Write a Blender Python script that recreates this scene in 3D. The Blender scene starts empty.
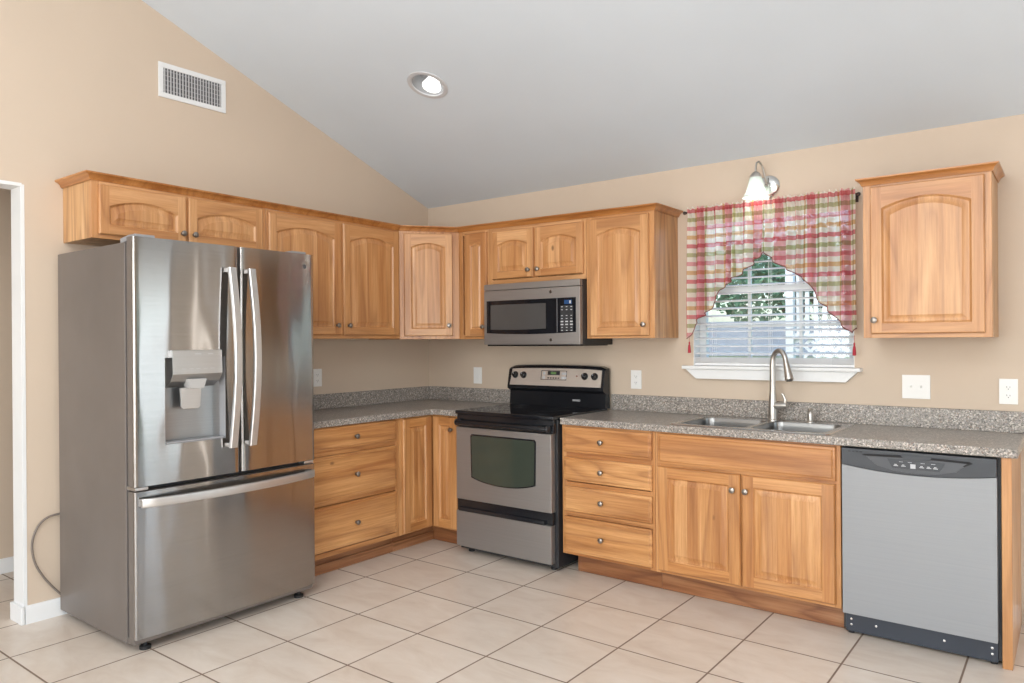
import bpy, bmesh, math, random
from mathutils import Vector, Matrix
random.seed(7)
R = math.radians
sc = bpy.context.scene
C = sc.collection

# ------------------------------------------------------------------ camera
CP = dict(x=4.0932, y=-4.254, z=1.3695, yaw=0.6538, pitch=-0.0006, roll=-0.0072, f=735.57)
camd = bpy.data.cameras.new('camera'); cam = bpy.data.objects.new('camera', camd); C.objects.link(cam)
camd.sensor_width = 36; camd.lens = CP['f'] * 36 / 1024; camd.clip_start = 0.05; camd.clip_end = 200
_f = Vector((-math.sin(CP['yaw']) * math.cos(CP['pitch']), math.cos(CP['yaw']) * math.cos(CP['pitch']), math.sin(CP['pitch'])))
_r = Vector((math.cos(CP['yaw']), math.sin(CP['yaw']), 0)); _u = _r.cross(_f)
_c, _s = math.cos(CP['roll']), math.sin(CP['roll'])
_r2 = _r * _c + _u * _s; _u2 = _u * _c - _r * _s
M = Matrix((_r2, _u2, -_f)).transposed().to_4x4(); M.translation = (CP['x'], CP['y'], CP['z'])
cam.matrix_world = M
sc.camera = cam

# ------------------------------------------------------------------ world, lights, exposure
sc.view_settings.view_transform = 'Standard'; sc.view_settings.look = 'None'
sc.view_settings.gamma = 1; sc.view_settings.use_curve_mapping = False
sc.view_settings.exposure = 0.20
w = bpy.data.worlds.new('sky'); sc.world = w; w.use_nodes = True
nt = w.node_tree; bg = nt.nodes['Background']
sky = nt.nodes.new('ShaderNodeTexSky'); sky.sky_type = 'NISHITA'; sky.sun_disc = False
sky.sun_elevation = R(48); sky.sun_rotation = R(200); sky.air_density = 1.0; sky.dust_density = 2.5
nt.links.new(sky.outputs[0], bg.inputs[0]); bg.inputs[1].default_value = 0.46

def area(name, loc, rot, sx, sy, power, col=(1, 1, 1)):
    l = bpy.data.lights.new(name, 'AREA'); l.shape = 'RECTANGLE'; l.size = sx; l.size_y = sy
    l.energy = power; l.color = col
    o = bpy.data.objects.new(name, l); C.objects.link(o); o.location = loc; o.rotation_euler = rot
    return o
# daylight entering by the glazed openings of the room behind and to the right of the camera
area('daylight_rear_left', (1.9, -7.93, 1.35), (R(90), 0, 0), 2.3, 2.1, 72, (0.93, 0.965, 1.0))
area('daylight_rear_right', (4.9, -7.93, 1.35), (R(90), 0, 0), 2.3, 2.1, 72, (0.93, 0.965, 1.0))
area('daylight_right', (6.56, -0.42, 1.12), (0, R(90), 0), 2.0, 0.62, 7.5, (0.86, 0.93, 1.0))
area('daylight_right_rear', (6.56, -5.6, 1.3), (0, R(90), 0), 1.9, 1.9, 75, (0.90, 0.95, 1.0))
# added point fills without a fixture, brightening the ceiling and the far corner
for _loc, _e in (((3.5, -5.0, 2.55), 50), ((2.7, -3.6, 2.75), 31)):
    _l = bpy.data.lights.new('fill_point', 'POINT'); _l.energy = _e; _l.color = (1.0, 0.97, 0.94); _l.shadow_soft_size = 0.25
    _o = bpy.data.objects.new('fill_point', _l); C.objects.link(_o); _o.location = _loc
# added strip lights in invented back wall openings, for streaks on the fridge
area('warm_streak_light', (5.39, -0.02, 1.06), (R(-90), 0, 0), 0.10, 2.06, 2.2, (1.0, 0.93, 0.85))
area('cool_streak_light', (4.83, -0.02, 1.06), (R(-90), 0, 0), 0.22, 2.06, 1.8, (0.86, 0.93, 1.0))
# added area light in the windowless passage beyond the left wall opening
area('hall_fill', (-0.56, -5.92, 1.3), (R(90), 0, 0), 0.7, 1.9, 9, (1.0, 0.95, 0.9))
# added overhead area fill behind the camera, with no fixture
area('overhead_fill', (3.2, -5.2, 3.2), (0, 0, 0), 0.9, 0.9, 30, (1.0, 0.97, 0.93))

# ------------------------------------------------------------------ materials
def newmat(name):
    m = bpy.data.materials.new(name); m.use_nodes = True
    t = m.node_tree; return m, t, t.nodes['Principled BSDF']
def N(t, typ, **kw):
    n = t.nodes.new(typ)
    for k, v in kw.items(): setattr(n, k, v)
    return n
def L(t, a, b): t.links.new(a, b)
def ramp(t, fac, stops, interp='LINEAR'):
    r = N(t, 'ShaderNodeValToRGB'); r.color_ramp.interpolation = interp
    e = r.color_ramp.elements
    while len(e) < len(stops): e.new(0.5)
    for i, (p, c) in enumerate(stops):
        e[i].position = p; e[i].color = (*c, 1)
    L(t, fac, r.inputs[0]); return r.outputs[0]
def mathn(t, op, a, b=None, c=None):
    n = N(t, 'ShaderNodeMath', operation=op)
    for i, v in enumerate((a, b, c)):
        if v is None: continue
        if isinstance(v, (int, float)): n.inputs[i].default_value = v
        else: L(t, v, n.inputs[i])
    return n.outputs[0]
def noise(t, vec, scale, detail=4, rough=0.55, dist=0.0):
    n = N(t, 'ShaderNodeTexNoise'); n.inputs['Scale'].default_value = scale
    n.inputs['Detail'].default_value = detail; n.inputs['Roughness'].default_value = rough
    n.inputs['Distortion'].default_value = dist
    L(t, vec, n.inputs['Vector']); return n.outputs['Fac']
def mapping(t, vec, scale=(1, 1, 1), loc=(0, 0, 0)):
    n = N(t, 'ShaderNodeMapping'); n.inputs['Scale'].default_value = scale; n.inputs['Location'].default_value = loc
    L(t, vec, n.inputs['Vector']); return n.outputs[0]
def mix(t, fac, a, b, mode='MIX'):
    n = N(t, 'ShaderNodeMix', data_type='RGBA', blend_type=mode)
    if isinstance(fac, (int, float)): n.inputs[0].default_value = fac
    else: L(t, fac, n.inputs[0])
    for i, v in ((6, a), (7, b)):
        if isinstance(v, tuple): n.inputs[i].default_value = (*v, 1)
        else: L(t, v, n.inputs[i])
    return n.outputs[2]
def bump(t, h, bsdf, strength=0.1, dist=0.002):
    b = N(t, 'ShaderNodeBump'); b.inputs['Strength'].default_value = strength; b.inputs['Distance'].default_value = dist
    L(t, h, b.inputs['Height']); L(t, b.outputs[0], bsdf.inputs['Normal'])
def objco(t):
    """object coordinates pushed to a different place of the pattern for each object"""
    tc = N(t, 'ShaderNodeTexCoord'); oi = N(t, 'ShaderNodeObjectInfo')
    v = N(t, 'ShaderNodeVectorMath', operation='SCALE'); v.inputs[0].default_value = (37.3, 11.9, 23.7)
    L(t, oi.outputs['Random'], v.inputs['Scale'])
    a = N(t, 'ShaderNodeVectorMath', operation='ADD'); L(t, tc.outputs['Object'], a.inputs[0]); L(t, v.outputs[0], a.inputs[1])
    return a.outputs[0], oi.outputs['Random']

def simple(name, col, rough=0.5, metal=0.0, bumpy=0.0, bscale=200, emit=None, estr=0, vary=0.06):
    m, t, b = newmat(name)
    tc = N(t, 'ShaderNodeTexCoord')
    n = noise(t, tc.outputs['Object'], 3.0, 3)
    lo = tuple(c * (1 - vary) for c in col); hi = tuple(min(1, c * (1 + vary)) for c in col)
    L(t, ramp(t, n, [(0.3, lo), (0.7, hi)]), b.inputs['Base Color'])
    b.inputs['Roughness'].default_value = rough; b.inputs['Metallic'].default_value = metal
    if bumpy: bump(t, noise(t, tc.outputs['Object'], bscale, 3), b, bumpy, 0.001)
    if emit: b.inputs['Emission Color'].default_value = (*emit, 1); b.inputs['Emission Strength'].default_value = estr
    return m

def wood(name, base, axis='z', strips=0.0, rough=0.38, contrast=1.0):
    m, t, b = newmat(name)
    co, rnd = objco(t)
    sep = N(t, 'ShaderNodeSeparateXYZ'); L(t, co, sep.inputs[0])
    across = sep.outputs['X'] if axis == 'z' else sep.outputs['Z']
    vec = co
    if strips:
        j = noise(t, mapping(t, co, (0.5, 0.5, 0.5)), 1.0, 1)
        idx = mathn(t, 'FLOOR', mathn(t, 'DIVIDE', across, strips))
        cmb = N(t, 'ShaderNodeCombineXYZ')
        wn = N(t, 'ShaderNodeTexWhiteNoise', noise_dimensions='1D'); L(t, mathn(t, 'ADD', idx, mathn(t, 'MULTIPLY', rnd, 77)), wn.inputs['W'])
        s3 = N(t, 'ShaderNodeVectorMath', operation='SCALE'); s3.inputs[0].default_value = (9.1, 5.3, 7.7); L(t, wn.outputs['Value'], s3.inputs['Scale'])
        ad = N(t, 'ShaderNodeVectorMath', operation='ADD'); L(t, co, ad.inputs[0]); L(t, s3.outputs[0], ad.inputs[1])
        vec = ad.outputs[0]; tone = wn.outputs['Value']
    else:
        tone = rnd
    k = 0.10
    sc3 = (1, 1, k) if axis == 'z' else (k, 1, 1)
    v1 = mapping(t, vec, sc3)
    big = noise(t, v1, 7.0, 2, 0.5, 0.6)
    fine = noise(t, mapping(t, vec, (1, 1, 0.035) if axis == 'z' else (0.035, 1, 1)), 95.0, 5, 0.7, 0.15)
    rings = N(t, 'ShaderNodeMath', operation='FRACT'); L(t, mathn(t, 'MULTIPLY', noise(t, v1, 3.2, 2, 0.45, 0.3), 11.0), rings.inputs[0])
    # light sapwood, mid heartwood, warm dark streaks
    lite = tuple(min(1, c * f) for c, f in zip(base, (1.20, 1.32, 1.55)))
    dark = tuple(c * f for c, f in zip(base, (0.72, 0.60, 0.50)))
    c1 = ramp(t, big, [(0.30, lite), (0.52, base), (0.66, tuple(c * f for c, f in zip(base, (0.93, 0.86, 0.8)))), (0.80, dark)])
    c2 = mix(t, 0.36 * contrast, c1, ramp(t, rings.outputs[0], [(0.0, (0.35, 0.2, 0.12)), (0.14, (0.62, 0.5, 0.4)), (0.5, (1, 1, 1)), (0.86, (0.85, 0.78, 0.7)), (1.0, (0.35, 0.2, 0.12))]), 'MULTIPLY')
    c3 = mix(t, 0.65 * contrast, c2, ramp(t, fine, [(0.35, (0.72, 0.62, 0.52)), (0.62, (1, 1, 1))]), 'MULTIPLY')
    c4 = mix(t, 0.55 * contrast, c3, ramp(t, tone, [(0.0, (0.82, 0.72, 0.64)), (0.35, (1, 1, 1)), (0.7, (0.97, 0.93, 0.88)), (1.0, (1.0, 1.0, 1.0))]), 'MULTIPLY')
    # mineral streaks and small knots
    st = noise(t, mapping(t, vec, (1, 1, 0.06) if axis == 'z' else (0.06, 1, 1), (3, 3, 3)), 13.0, 2, 0.5, 1.2)
    c5 = mix(t, mathn(t, 'MULTIPLY', ramp(t, st, [(0.69, (0, 0, 0)), (0.76, (1, 1, 1))]), 0.55 * contrast), c4, tuple(c * f for c, f in zip(base, (0.55, 0.38, 0.28))))
    vo = N(t, 'ShaderNodeTexVoronoi'); vo.inputs['Scale'].default_value = 3.3
    L(t, mapping(t, vec, (1, 1, 0.6) if axis == 'z' else (0.6, 1, 1)), vo.inputs['Vector'])
    kn = ramp(t, vo.outputs['Distance'], [(0.0, (1, 1, 1)), (0.022, (0.85, 0.85, 0.85)), (0.045, (0, 0, 0))])
    c6 = mix(t, mathn(t, 'MULTIPLY', kn, 0.8), c5, (0.13, 0.055, 0.02))
    L(t, c6, b.inputs['Base Color'])
    b.inputs['Roughness'].default_value = rough
    b.inputs['Coat Weight'].default_value = 0.25; b.inputs['Coat Roughness'].default_value = 0.25
    bump(t, fine, b, 0.06, 0.001)
    return m

WB = (0.61, 0.318, 0.13)
M_wv = wood('wood_vertical_grain', WB)
M_wh = wood('wood_horizontal_grain', WB, axis='x')
M_wp = wood('wood_glued_panel', WB, strips=0.085)
M_crown = wood('wood_crown', (0.50, 0.215, 0.06), axis='x', rough=0.3)
M_side = wood('wood_side_panel', (0.68, 0.41, 0.19), strips=0.07, contrast=1.4)
M_wdh = wood('wood_drawer', (0.61, 0.305, 0.11), axis='x', contrast=1.35)
M_wdv = wood('wood_base_vertical', (0.60, 0.30, 0.11), contrast=1.1)
M_wdp = wood('wood_base_panel', (0.60, 0.305, 0.115), strips=0.07, contrast=1.3)
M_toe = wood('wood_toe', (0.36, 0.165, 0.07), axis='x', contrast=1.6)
M_dark = simple('shadow_gap_dark', (0.012, 0.012, 0.014), 0.8)

def steel(name, col, rough, wav=0.0, grain='x', metal=1.0):
    m, t, b = newmat(name)
    tc = N(t, 'ShaderNodeTexCoord')
    sc3 = {'x': (2, 2, 400), 'z': (400, 400, 2)}[grain]
    g = noise(t, mapping(t, tc.outputs['Object'], sc3), 1.0, 3, 0.6)
    L(t, ramp(t, g, [(0.3, tuple(c * 0.95 for c in col)), (0.7, tuple(min(1, c * 1.04) for c in col))]), b.inputs['Base Color'])
    b.inputs['Metallic'].default_value = metal
    rr = N(t, 'ShaderNodeMapRange'); L(t, g, rr.inputs[0]); rr.inputs['To Min'].default_value = rough * 0.85; rr.inputs['To Max'].default_value = rough * 1.15
    L(t, rr.outputs[0], b.inputs['Roughness'])
    if wav:
        n2 = noise(t, mapping(t, tc.outputs['Object'], (1, 1, 0.35)), 5.0, 1, 0.4)
        bump(t, n2, b, 1.0, wav)
    return m
M_fr = steel('fridge_stainless', (0.36, 0.35, 0.34), 0.13, 0.0055)
_t = M_fr.node_tree; _b = _t.nodes['Principled BSDF']; _b.inputs['Anisotropic'].default_value = 0.97; _b.inputs['Anisotropic Rotation'].default_value = 0.25
_tg = _t.nodes.new('ShaderNodeTangent'); _tg.direction_type = 'RADIAL'; _tg.axis = 'Z'; _t.links.new(_tg.outputs[0], _b.inputs['Tangent'])
M_st = steel('appliance_stainless', (0.33, 0.315, 0.305), 0.42, metal=0.75)
M_stb = steel('handle_stainless', (0.62, 0.61, 0.60), 0.38)
M_dwst = steel('dishwasher_stainless', (0.31, 0.32, 0.335), 0.55, metal=0.45)
M_sink = steel('sink_stainless', (0.56, 0.55, 0.54), 0.25)
M_bowl = steel('sink_bowl_shaded_stainless', (0.30, 0.295, 0.29), 0.30)  # darker copy of the rim steel, shade of the bowls put into the colour
M_nick = simple('brushed_nickel', (0.55, 0.53, 0.50), 0.33, 1.0)
M_knob = simple('knob_pewter', (0.30, 0.275, 0.25), 0.30, 1.0)
M_chrome = simple('chrome', (0.75, 0.75, 0.74), 0.12, 1.0)
M_fbody = simple('fridge_side_grey', (0.22, 0.195, 0.18), 0.42, 0.5, 0.05, 300)
M_plg = simple('grey_plastic', (0.30, 0.30, 0.31), 0.4)
M_blk = simple('black_enamel', (0.012, 0.013, 0.016), 0.16)
M_blkm = simple('black_matte_plastic', (0.022, 0.023, 0.026), 0.42)
M_glassb = simple('black_glass', (0.010, 0.011, 0.014), 0.05)
M_oven = simple('oven_window_glass', (0.045, 0.055, 0.042), 0.06)
M_mww = simple('microwave_window_mesh', (0.075, 0.072, 0.07), 0.10)
M_dwp = simple('dishwasher_console', (0.032, 0.037, 0.046), 0.35)
M_dwp2 = simple('dishwasher_console_light', (0.065, 0.07, 0.08), 0.35)
M_dwk = simple('dishwasher_kick', (0.028, 0.035, 0.05), 0.4)
M_mark = simple('printed_mark', (0.55, 0.56, 0.58), 0.5)
M_white = simple('white_paint', (0.78, 0.79, 0.79), 0.42, vary=0.02)
M_plw = simple('white_plastic', (0.82, 0.82, 0.80), 0.3, vary=0.01)
M_blind = simple('white_blind', (0.82, 0.83, 0.84), 0.45, vary=0.01)
M_lcd = simple('clock_display', (0.02, 0.05, 0.03), 0.2, emit=(0.35, 0.6, 0.2), estr=0.25)
M_lcdb = simple('blue_display', (0.01, 0.03, 0.08), 0.2, emit=(0.1, 0.35, 0.9), estr=0.10)
M_cord = simple('grey_tube', (0.20, 0.165, 0.14), 0.45)
M_rub = simple('black_rubber', (0.015, 0.015, 0.016), 0.6)
M_red = simple('red_tassel', (0.42, 0.03, 0.05), 0.8)
M_trimc = simple('curtain_piping', (0.22, 0.08, 0.07), 0.8)
M_bronze = simple('dark_bronze', (0.06, 0.045, 0.04), 0.4, 0.8)

def wallmat(name, col):
    m, t, b = newmat(name)
    tc = N(t, 'ShaderNodeTexCoord')
    n = noise(t, tc.outputs['Object'], 1.3, 3)
    L(t, ramp(t, n, [(0.3, tuple(c * 0.97 for c in col)), (0.7, tuple(c * 1.02 for c in col))]), b.inputs['Base Color'])
    b.inputs['Roughness'].default_value = 0.62
    bump(t, noise(t, tc.outputs['Object'], 55, 3, 0.5), b, 0.10, 0.003)
    return m
M_wall = wallmat('wall_beige_paint', (0.605, 0.495, 0.388))
M_ceil = wallmat('ceiling_white_paint', (0.665, 0.735, 0.80))

# laminate worktop: fine grey-brown speckle
def countermat():
    m, t, b = newmat('speckled_laminate')
    tc = N(t, 'ShaderNodeTexCoord'); co = tc.outputs['Object']
    v = N(t, 'ShaderNodeTexVoronoi'); v.inputs['Scale'].default_value = 180; L(t, co, v.inputs['Vector'])
    s = N(t, 'ShaderNodeSeparateColor'); L(t, v.outputs['Color'], s.inputs[0])
    c = ramp(t, s.outputs[0], [(0.0, (0.06, 0.052, 0.046)), (0.14, (0.20, 0.178, 0.158)), (0.40, (0.34, 0.30, 0.26)), (0.64, (0.24, 0.228, 0.218)), (0.82, (0.62, 0.56, 0.50)), (0.95, (0.20, 0.12, 0.085))], 'CONSTANT')
    v2 = N(t, 'ShaderNodeTexVoronoi'); v2.inputs['Scale'].default_value = 330; L(t, co, v2.inputs['Vector'])
    s2 = N(t, 'ShaderNodeSeparateColor'); L(t, v2.outputs['Color'], s2.inputs[0])
    c2 = mix(t, 0.28, c, ramp(t, s2.outputs[0], [(0.0, (0.13, 0.12, 0.11)), (0.3, (0.38, 0.345, 0.31)), (0.75, (0.58, 0.54, 0.50))], 'CONSTANT'))
    L(t, c2, b.inputs['Base Color']); b.inputs['Roughness'].default_value = 0.28
    return m
M_ctr = countermat()

# floor tiles laid on the grid of the room
TS, TX, TY = 0.4171, 0.8005, -0.9574
def floormat():
    m, t, b = newmat('ceramic_floor_tile')
    tc = N(t, 'ShaderNodeTexCoord'); co = tc.outputs['Object']
    sep = N(t, 'ShaderNodeSeparateXYZ'); L(t, co, sep.inputs[0])
    ux = mathn(t, 'DIVIDE', mathn(t, 'SUBTRACT', sep.outputs['X'], TX), TS)
    uy = mathn(t, 'DIVIDE', mathn(t, 'SUBTRACT', sep.outputs['Y'], TY), TS)
    def edge(u):
        fr = mathn(t, 'FRACT', u); return mathn(t, 'MINIMUM', fr, mathn(t, 'SUBTRACT', 1.0, fr))
    d = mathn(t, 'MINIMUM', edge(ux), edge(uy))
    g = ramp(t, d, [(0.0075, (0, 0, 0)), (0.0110, (1, 1, 1))])
    cmb = N(t, 'ShaderNodeCombineXYZ'); L(t, mathn(t, 'FLOOR', ux), cmb.inputs[0]); L(t, mathn(t, 'FLOOR', uy), cmb.inputs[1])
    wn = N(t, 'ShaderNodeTexWhiteNoise', noise_dimensions='3D'); L(t, cmb.outputs[0], wn.inputs['Vector'])
    ad = N(t, 'ShaderNodeVectorMath', operation='MULTIPLY_ADD'); L(t, wn.outputs['Color'], ad.inputs[0]); ad.inputs[1].default_value = (9, 9, 9); L(t, co, ad.inputs[2])
    n1 = noise(t, mapping(t, ad.outputs[0], (1, 2.2, 1)), 3.5, 6, 0.62, 0.8)
    c = ramp(t, n1, [(0.28, (0.62, 0.52, 0.435)), (0.5, (0.69, 0.60, 0.515)), (0.72, (0.75, 0.67, 0.59))])
    c = mix(t, 0.5, c, ramp(t, wn.outputs['Value'], [(0, (0.93, 0.92, 0.91)), (1, (1, 1, 1))]), 'MULTIPLY')
    c = mix(t, g, (0.21, 0.145, 0.105), c)
    L(t, c, b.inputs['Base Color'])
    rr = N(t, 'ShaderNodeMapRange'); L(t, g, rr.inputs[0]); rr.inputs['To Min'].default_value = 0.8; rr.inputs['To Max'].default_value = 0.30
    L(t, rr.outputs[0], b.inputs['Roughness'])
    h = mathn(t, 'ADD', g, mathn(t, 'MULTIPLY', n1, 0.25))
    bump(t, h, b, 0.5, 0.0015)
    return m
M_floor = floormat()

def plaid():
    m, t, b = newmat('plaid_sheer_fabric')
    uv = N(t, 'ShaderNodeUVMap'); sep = N(t, 'ShaderNodeSeparateXYZ'); L(t, uv.outputs[0], sep.inputs[0])
    def bands(s, pitch, off, dens):
        a = mathn(t, 'ADD', mathn(t, 'DIVIDE', s, pitch), off)
        k = mathn(t, 'DIVIDE', mathn(t, 'FLOORED_MODULO', mathn(t, 'FLOOR', a), 4.0), 4.0)
        col = ramp(t, mathn(t, 'ADD', k, 0.02), [(0.0, (0.74, 0.14, 0.20)), (0.25, (0.80, 0.50, 0.22)), (0.5, (0.84, 0.34, 0.42)), (0.75, (0.50, 0.52, 0.26))], 'CONSTANT')
        fr = mathn(t, 'FRACT', a)
        msk = mathn(t, 'MULTIPLY', mathn(t, 'LESS_THAN', fr, 0.46), dens)
        return mix(t, msk, (1, 1, 1), col)
    base = mix(t, 1.0, bands(sep.outputs[0], 0.058, 0.2, 0.85), bands(sep.outputs[1], 0.053, 0.1, 0.85), 'MULTIPLY')
    col = mix(t, 1.0, base, (0.93, 0.91, 0.82), 'MULTIPLY')
    df = N(t, 'ShaderNodeBsdfDiffuse'); tr = N(t, 'ShaderNodeBsdfTranslucent'); tp = N(t, 'ShaderNodeBsdfTransparent')
    L(t, col, df.inputs[0]); L(t, col, tr.inputs[0])
    m1 = N(t, 'ShaderNodeMixShader'); m1.inputs[0].default_value = 0.5; L(t, df.outputs[0], m1.inputs[1]); L(t, tr.outputs[0], m1.inputs[2])
    m2 = N(t, 'ShaderNodeMixShader'); m2.inputs[0].default_value = 0.15; L(t, m1.outputs[0], m2.inputs[1]); L(t, tp.outputs[0], m2.inputs[2])
    L(t, m2.outputs[0], t.nodes['Material Output'].inputs['Surface'])
    return m
M_plaid = plaid()

def glass(name, tint=(1, 1, 1), mixf=0.08):
    m, t, b = newmat(name)
    tp = N(t, 'ShaderNodeBsdfTransparent'); tp.inputs[0].default_value = (*tint, 1)
    gl = N(t, 'ShaderNodeBsdfGlossy'); gl.inputs['Roughness'].default_value = 0.02
    ms = N(t, 'ShaderNodeMixShader'); ms.inputs[0].default_value = mixf
    L(t, tp.outputs[0], ms.inputs[1]); L(t, gl.outputs[0], ms.inputs[2]); L(t, ms.outputs[0], t.nodes['Material Output'].inputs['Surface'])
    return m
M_glass = glass('window_glass', (0.93, 0.97, 0.97), 0.06)
def shademat():
    m, t, b = newmat('frosted_lamp_glass')
    b.inputs['Base Color'].default_value = (0.86, 0.92, 0.90, 1); b.inputs['Roughness'].default_value = 0.25
    b.inputs['Transmission Weight'].default_value = 0.25
    tr = N(t, 'ShaderNodeBsdfTranslucent'); tr.inputs[0].default_value = (0.85, 0.93, 0.90, 1)
    ms = N(t, 'ShaderNodeMixShader'); ms.inputs[0].default_value = 0.3
    L(t, b.outputs[0], ms.inputs[1]); L(t, tr.outputs[0], ms.inputs[2]); L(t, ms.outputs[0], t.nodes['Material Output'].inputs['Surface'])
    return m
M_shade = shademat()
M_bulb = simple('glowing_bulb', (1, 0.97, 0.9), 0.4, emit=(1, 0.96, 0.88), estr=1.3)
M_lampf = simple('downlight_lamp_face', (1, 1, 1), 0.4, emit=(1, 0.98, 0.95), estr=1.7)
M_baf = simple('downlight_baffle', (0.26, 0.265, 0.27), 0.5)
M_can = simple('downlight_white', (0.55, 0.56, 0.58), 0.4, vary=0.01)

# outdoors
def leafmat(name, c1, c2):
    m, t, b = newmat(name)
    tc = N(t, 'ShaderNodeTexCoord')
    L(t, ramp(t, noise(t, tc.outputs['Object'], 2.3, 4), [(0.3, c1), (0.7, c2)]), b.inputs['Base Color']); b.inputs['Roughness'].default_value = 0.6
    return m
M_leaf = leafmat('green_leaves', (0.06, 0.15, 0.04), (0.22, 0.36, 0.14))
M_leaf2 = leafmat('blue_green_leaves', (0.05, 0.13, 0.07), (0.14, 0.28, 0.16))
M_lawn = leafmat('lawn', (0.16, 0.24, 0.09), (0.3, 0.38, 0.17))
M_bark = simple('bark', (0.12, 0.08, 0.06), 0.9)
M_fence = simple('white_fence_paint', (0.75, 0.78, 0.8), 0.5)
M_roof = simple('grey_shingle', (0.17, 0.19, 0.21), 0.8)
M_siding = simple('pale_siding', (0.62, 0.68, 0.70), 0.7)

# ------------------------------------------------------------------ mesh helpers
class MB:
    def __init__(s): s.v = []; s.f = []; s.uv = None
    def quad(s, pts, mat=0, smooth=False):
        i = len(s.v); s.v += [tuple(p) for p in pts]; s.f.append((tuple(range(i, i + len(pts))), mat, smooth))
    def mesh(s, verts, faces, mat=0, smooth=False):
        i = len(s.v); s.v += [tuple(p) for p in verts]
        for f in faces: s.f.append((tuple(k + i for k in f), mat, smooth))
    def box(s, x0, x1, y0, y1, z0, z1, mat=0, bev=0.0, seg=2):
        bm = bmesh.new(); bmesh.ops.create_cube(bm, size=1)
        for v in bm.verts:
            v.co = Vector(((x0 + x1) / 2 + v.co.x * abs(x1 - x0), (y0 + y1) / 2 + v.co.y * abs(y1 - y0), (z0 + z1) / 2 + v.co.z * abs(z1 - z0)))
        if bev:
            bmesh.ops.bevel(bm, geom=bm.edges[:], offset=bev, segments=seg, affect='EDGES', profile=0.5)
        s.bm(bm, mat, bool(bev))
    def bm(s, bm, mat=0, smooth=False):
        bm.verts.index_update(); i = len(s.v); s.v += [tuple(v.co) for v in bm.verts]
        for f in bm.faces: s.f.append((tuple(v.index + i for v in f.verts), mat, smooth))
        bm.free()
    def prism(s, poly, axis, a0, a1, mat=0, bev=0.0):
        """poly: 2d points in the plane across the axis ('x': (y,z), 'y': (x,z), 'z': (x,y))"""
        def P(p, a): return {'x': (a, p[0], p[1]), 'y': (p[0], a, p[1]), 'z': (p[0], p[1], a)}[axis]
        bm = bmesh.new(); vs = [bm.verts.new(P(p, a0)) for p in poly]
        f = bm.faces.new(vs); r = bmesh.ops.extrude_face_region(bm, geom=[f])
        for v in [g for g in r['geom'] if isinstance(g, bmesh.types.BMVert)]:
            v.co = Vector(P({'x': (v.co.y, v.co.z), 'y': (v.co.x, v.co.z), 'z': (v.co.x, v.co.y)}[axis], a1))
        bmesh.ops.recalc_face_normals(bm, faces=bm.faces[:])
        if bev: bmesh.ops.bevel(bm, geom=bm.edges[:], offset=bev, segments=2, affect='EDGES', profile=0.5)
        s.bm(bm, mat, bool(bev))
    def tube(s, pts, rad, seg=12, mat=0, caps=True, flat=None):
        pts = [Vector(p) for p in pts]; n = len(pts)
        rad = [rad] * n if isinstance(rad, (int, float)) else rad
        i0 = len(s.v); up = None
        for i, p in enumerate(pts):
            d = (pts[min(i + 1, n - 1)] - pts[max(i - 1, 0)]).normalized()
            if up is None: up = Vector((0, 0, 1)) if abs(d.z) < 0.9 else Vector((1, 0, 0))
            sx = d.cross(up)
            if sx.length < 1e-4: sx = d.cross(Vector((0, 1, 0)))
            sx.normalize(); up2 = sx.cross(d).normalized(); up = up2
            for k in range(seg):
                a = 2 * math.pi * k / seg
                ry = rad[i] * (flat if flat else 1)
                s.v.append(tuple(p + sx * math.cos(a) * rad[i] + up2 * math.sin(a) * ry))
        for i in range(n - 1):
            for k in range(seg):
                a = i0 + i * seg + k; b2 = i0 + i * seg + (k + 1) % seg
                s.f.append(((a, b2, b2 + seg, a + seg), mat, True))
        if caps:
            s.f.append((tuple(i0 + k for k in range(seg))[::-1], mat, False))
            s.f.append((tuple(i0 + (n - 1) * seg + k for k in range(seg)), mat, False))
    def lathe(s, prof, org=(0, 0, 0), axis='z', seg=24, mat=0, scale=(1, 1)):
        """prof: (radius, height along the axis)"""
        o = Vector(org); i0 = len(s.v)
        for r, h in prof:
            for k in range(seg):
                a = 2 * math.pi * k / seg; c, d = r * math.cos(a) * scale[0], r * math.sin(a) * scale[1]
                p = {'z': (c, d, h), 'y': (c, h, d), 'x': (h, c, d)}[axis]
                s.v.append(tuple(o + Vector(p)))
        for i in range(len(prof) - 1):
            for k in range(seg):
                a = i0 + i * seg + k; b2 = i0 + i * seg + (k + 1) % seg
                s.f.append(((a, b2, b2 + seg, a + seg), mat, True))
        if prof[0][0] > 1e-5: s.f.append((tuple(i0 + k for k in range(seg))[::-1], mat, False))
        if prof[-1][0] > 1e-5: s.f.append((tuple(i0 + (len(prof) - 1) * seg + k for k in range(seg)), mat, False))
    def build(s, name, mats, parent=None, loc=None, rotz=0, recalc=True, autosmooth=35):
        me = bpy.data.meshes.new(name); me.from_pydata(s.v, [], [f[0] for f in s.f])
        if not isinstance(mats, (list, tuple)): mats = [mats]
        for m in mats: me.materials.append(m)
        for p, f in zip(me.polygons, s.f): p.material_index = f[1]; p.use_smooth = f[2]
        if recalc:
            bm = bmesh.new(); bm.from_mesh(me)
            bmesh.ops.remove_doubles(bm, verts=bm.verts[:], dist=1e-6)
            bmesh.ops.recalc_face_normals(bm, faces=bm.faces[:])
            bm.to_mesh(me); bm.free()
        me.set_sharp_from_angle(angle=R(autosmooth))
        o = bpy.data.objects.new(name, me); C.objects.link(o)
        if any(f[2] for f in s.f):
            wn = o.modifiers.new('face_weighted', 'WEIGHTED_NORMAL'); wn.keep_sharp = True; wn.weight = 80
        if parent: o.parent = parent
        if loc is not None: o.location = loc
        if rotz: o.rotation_euler = (0, 0, rotz)
        return o
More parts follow.
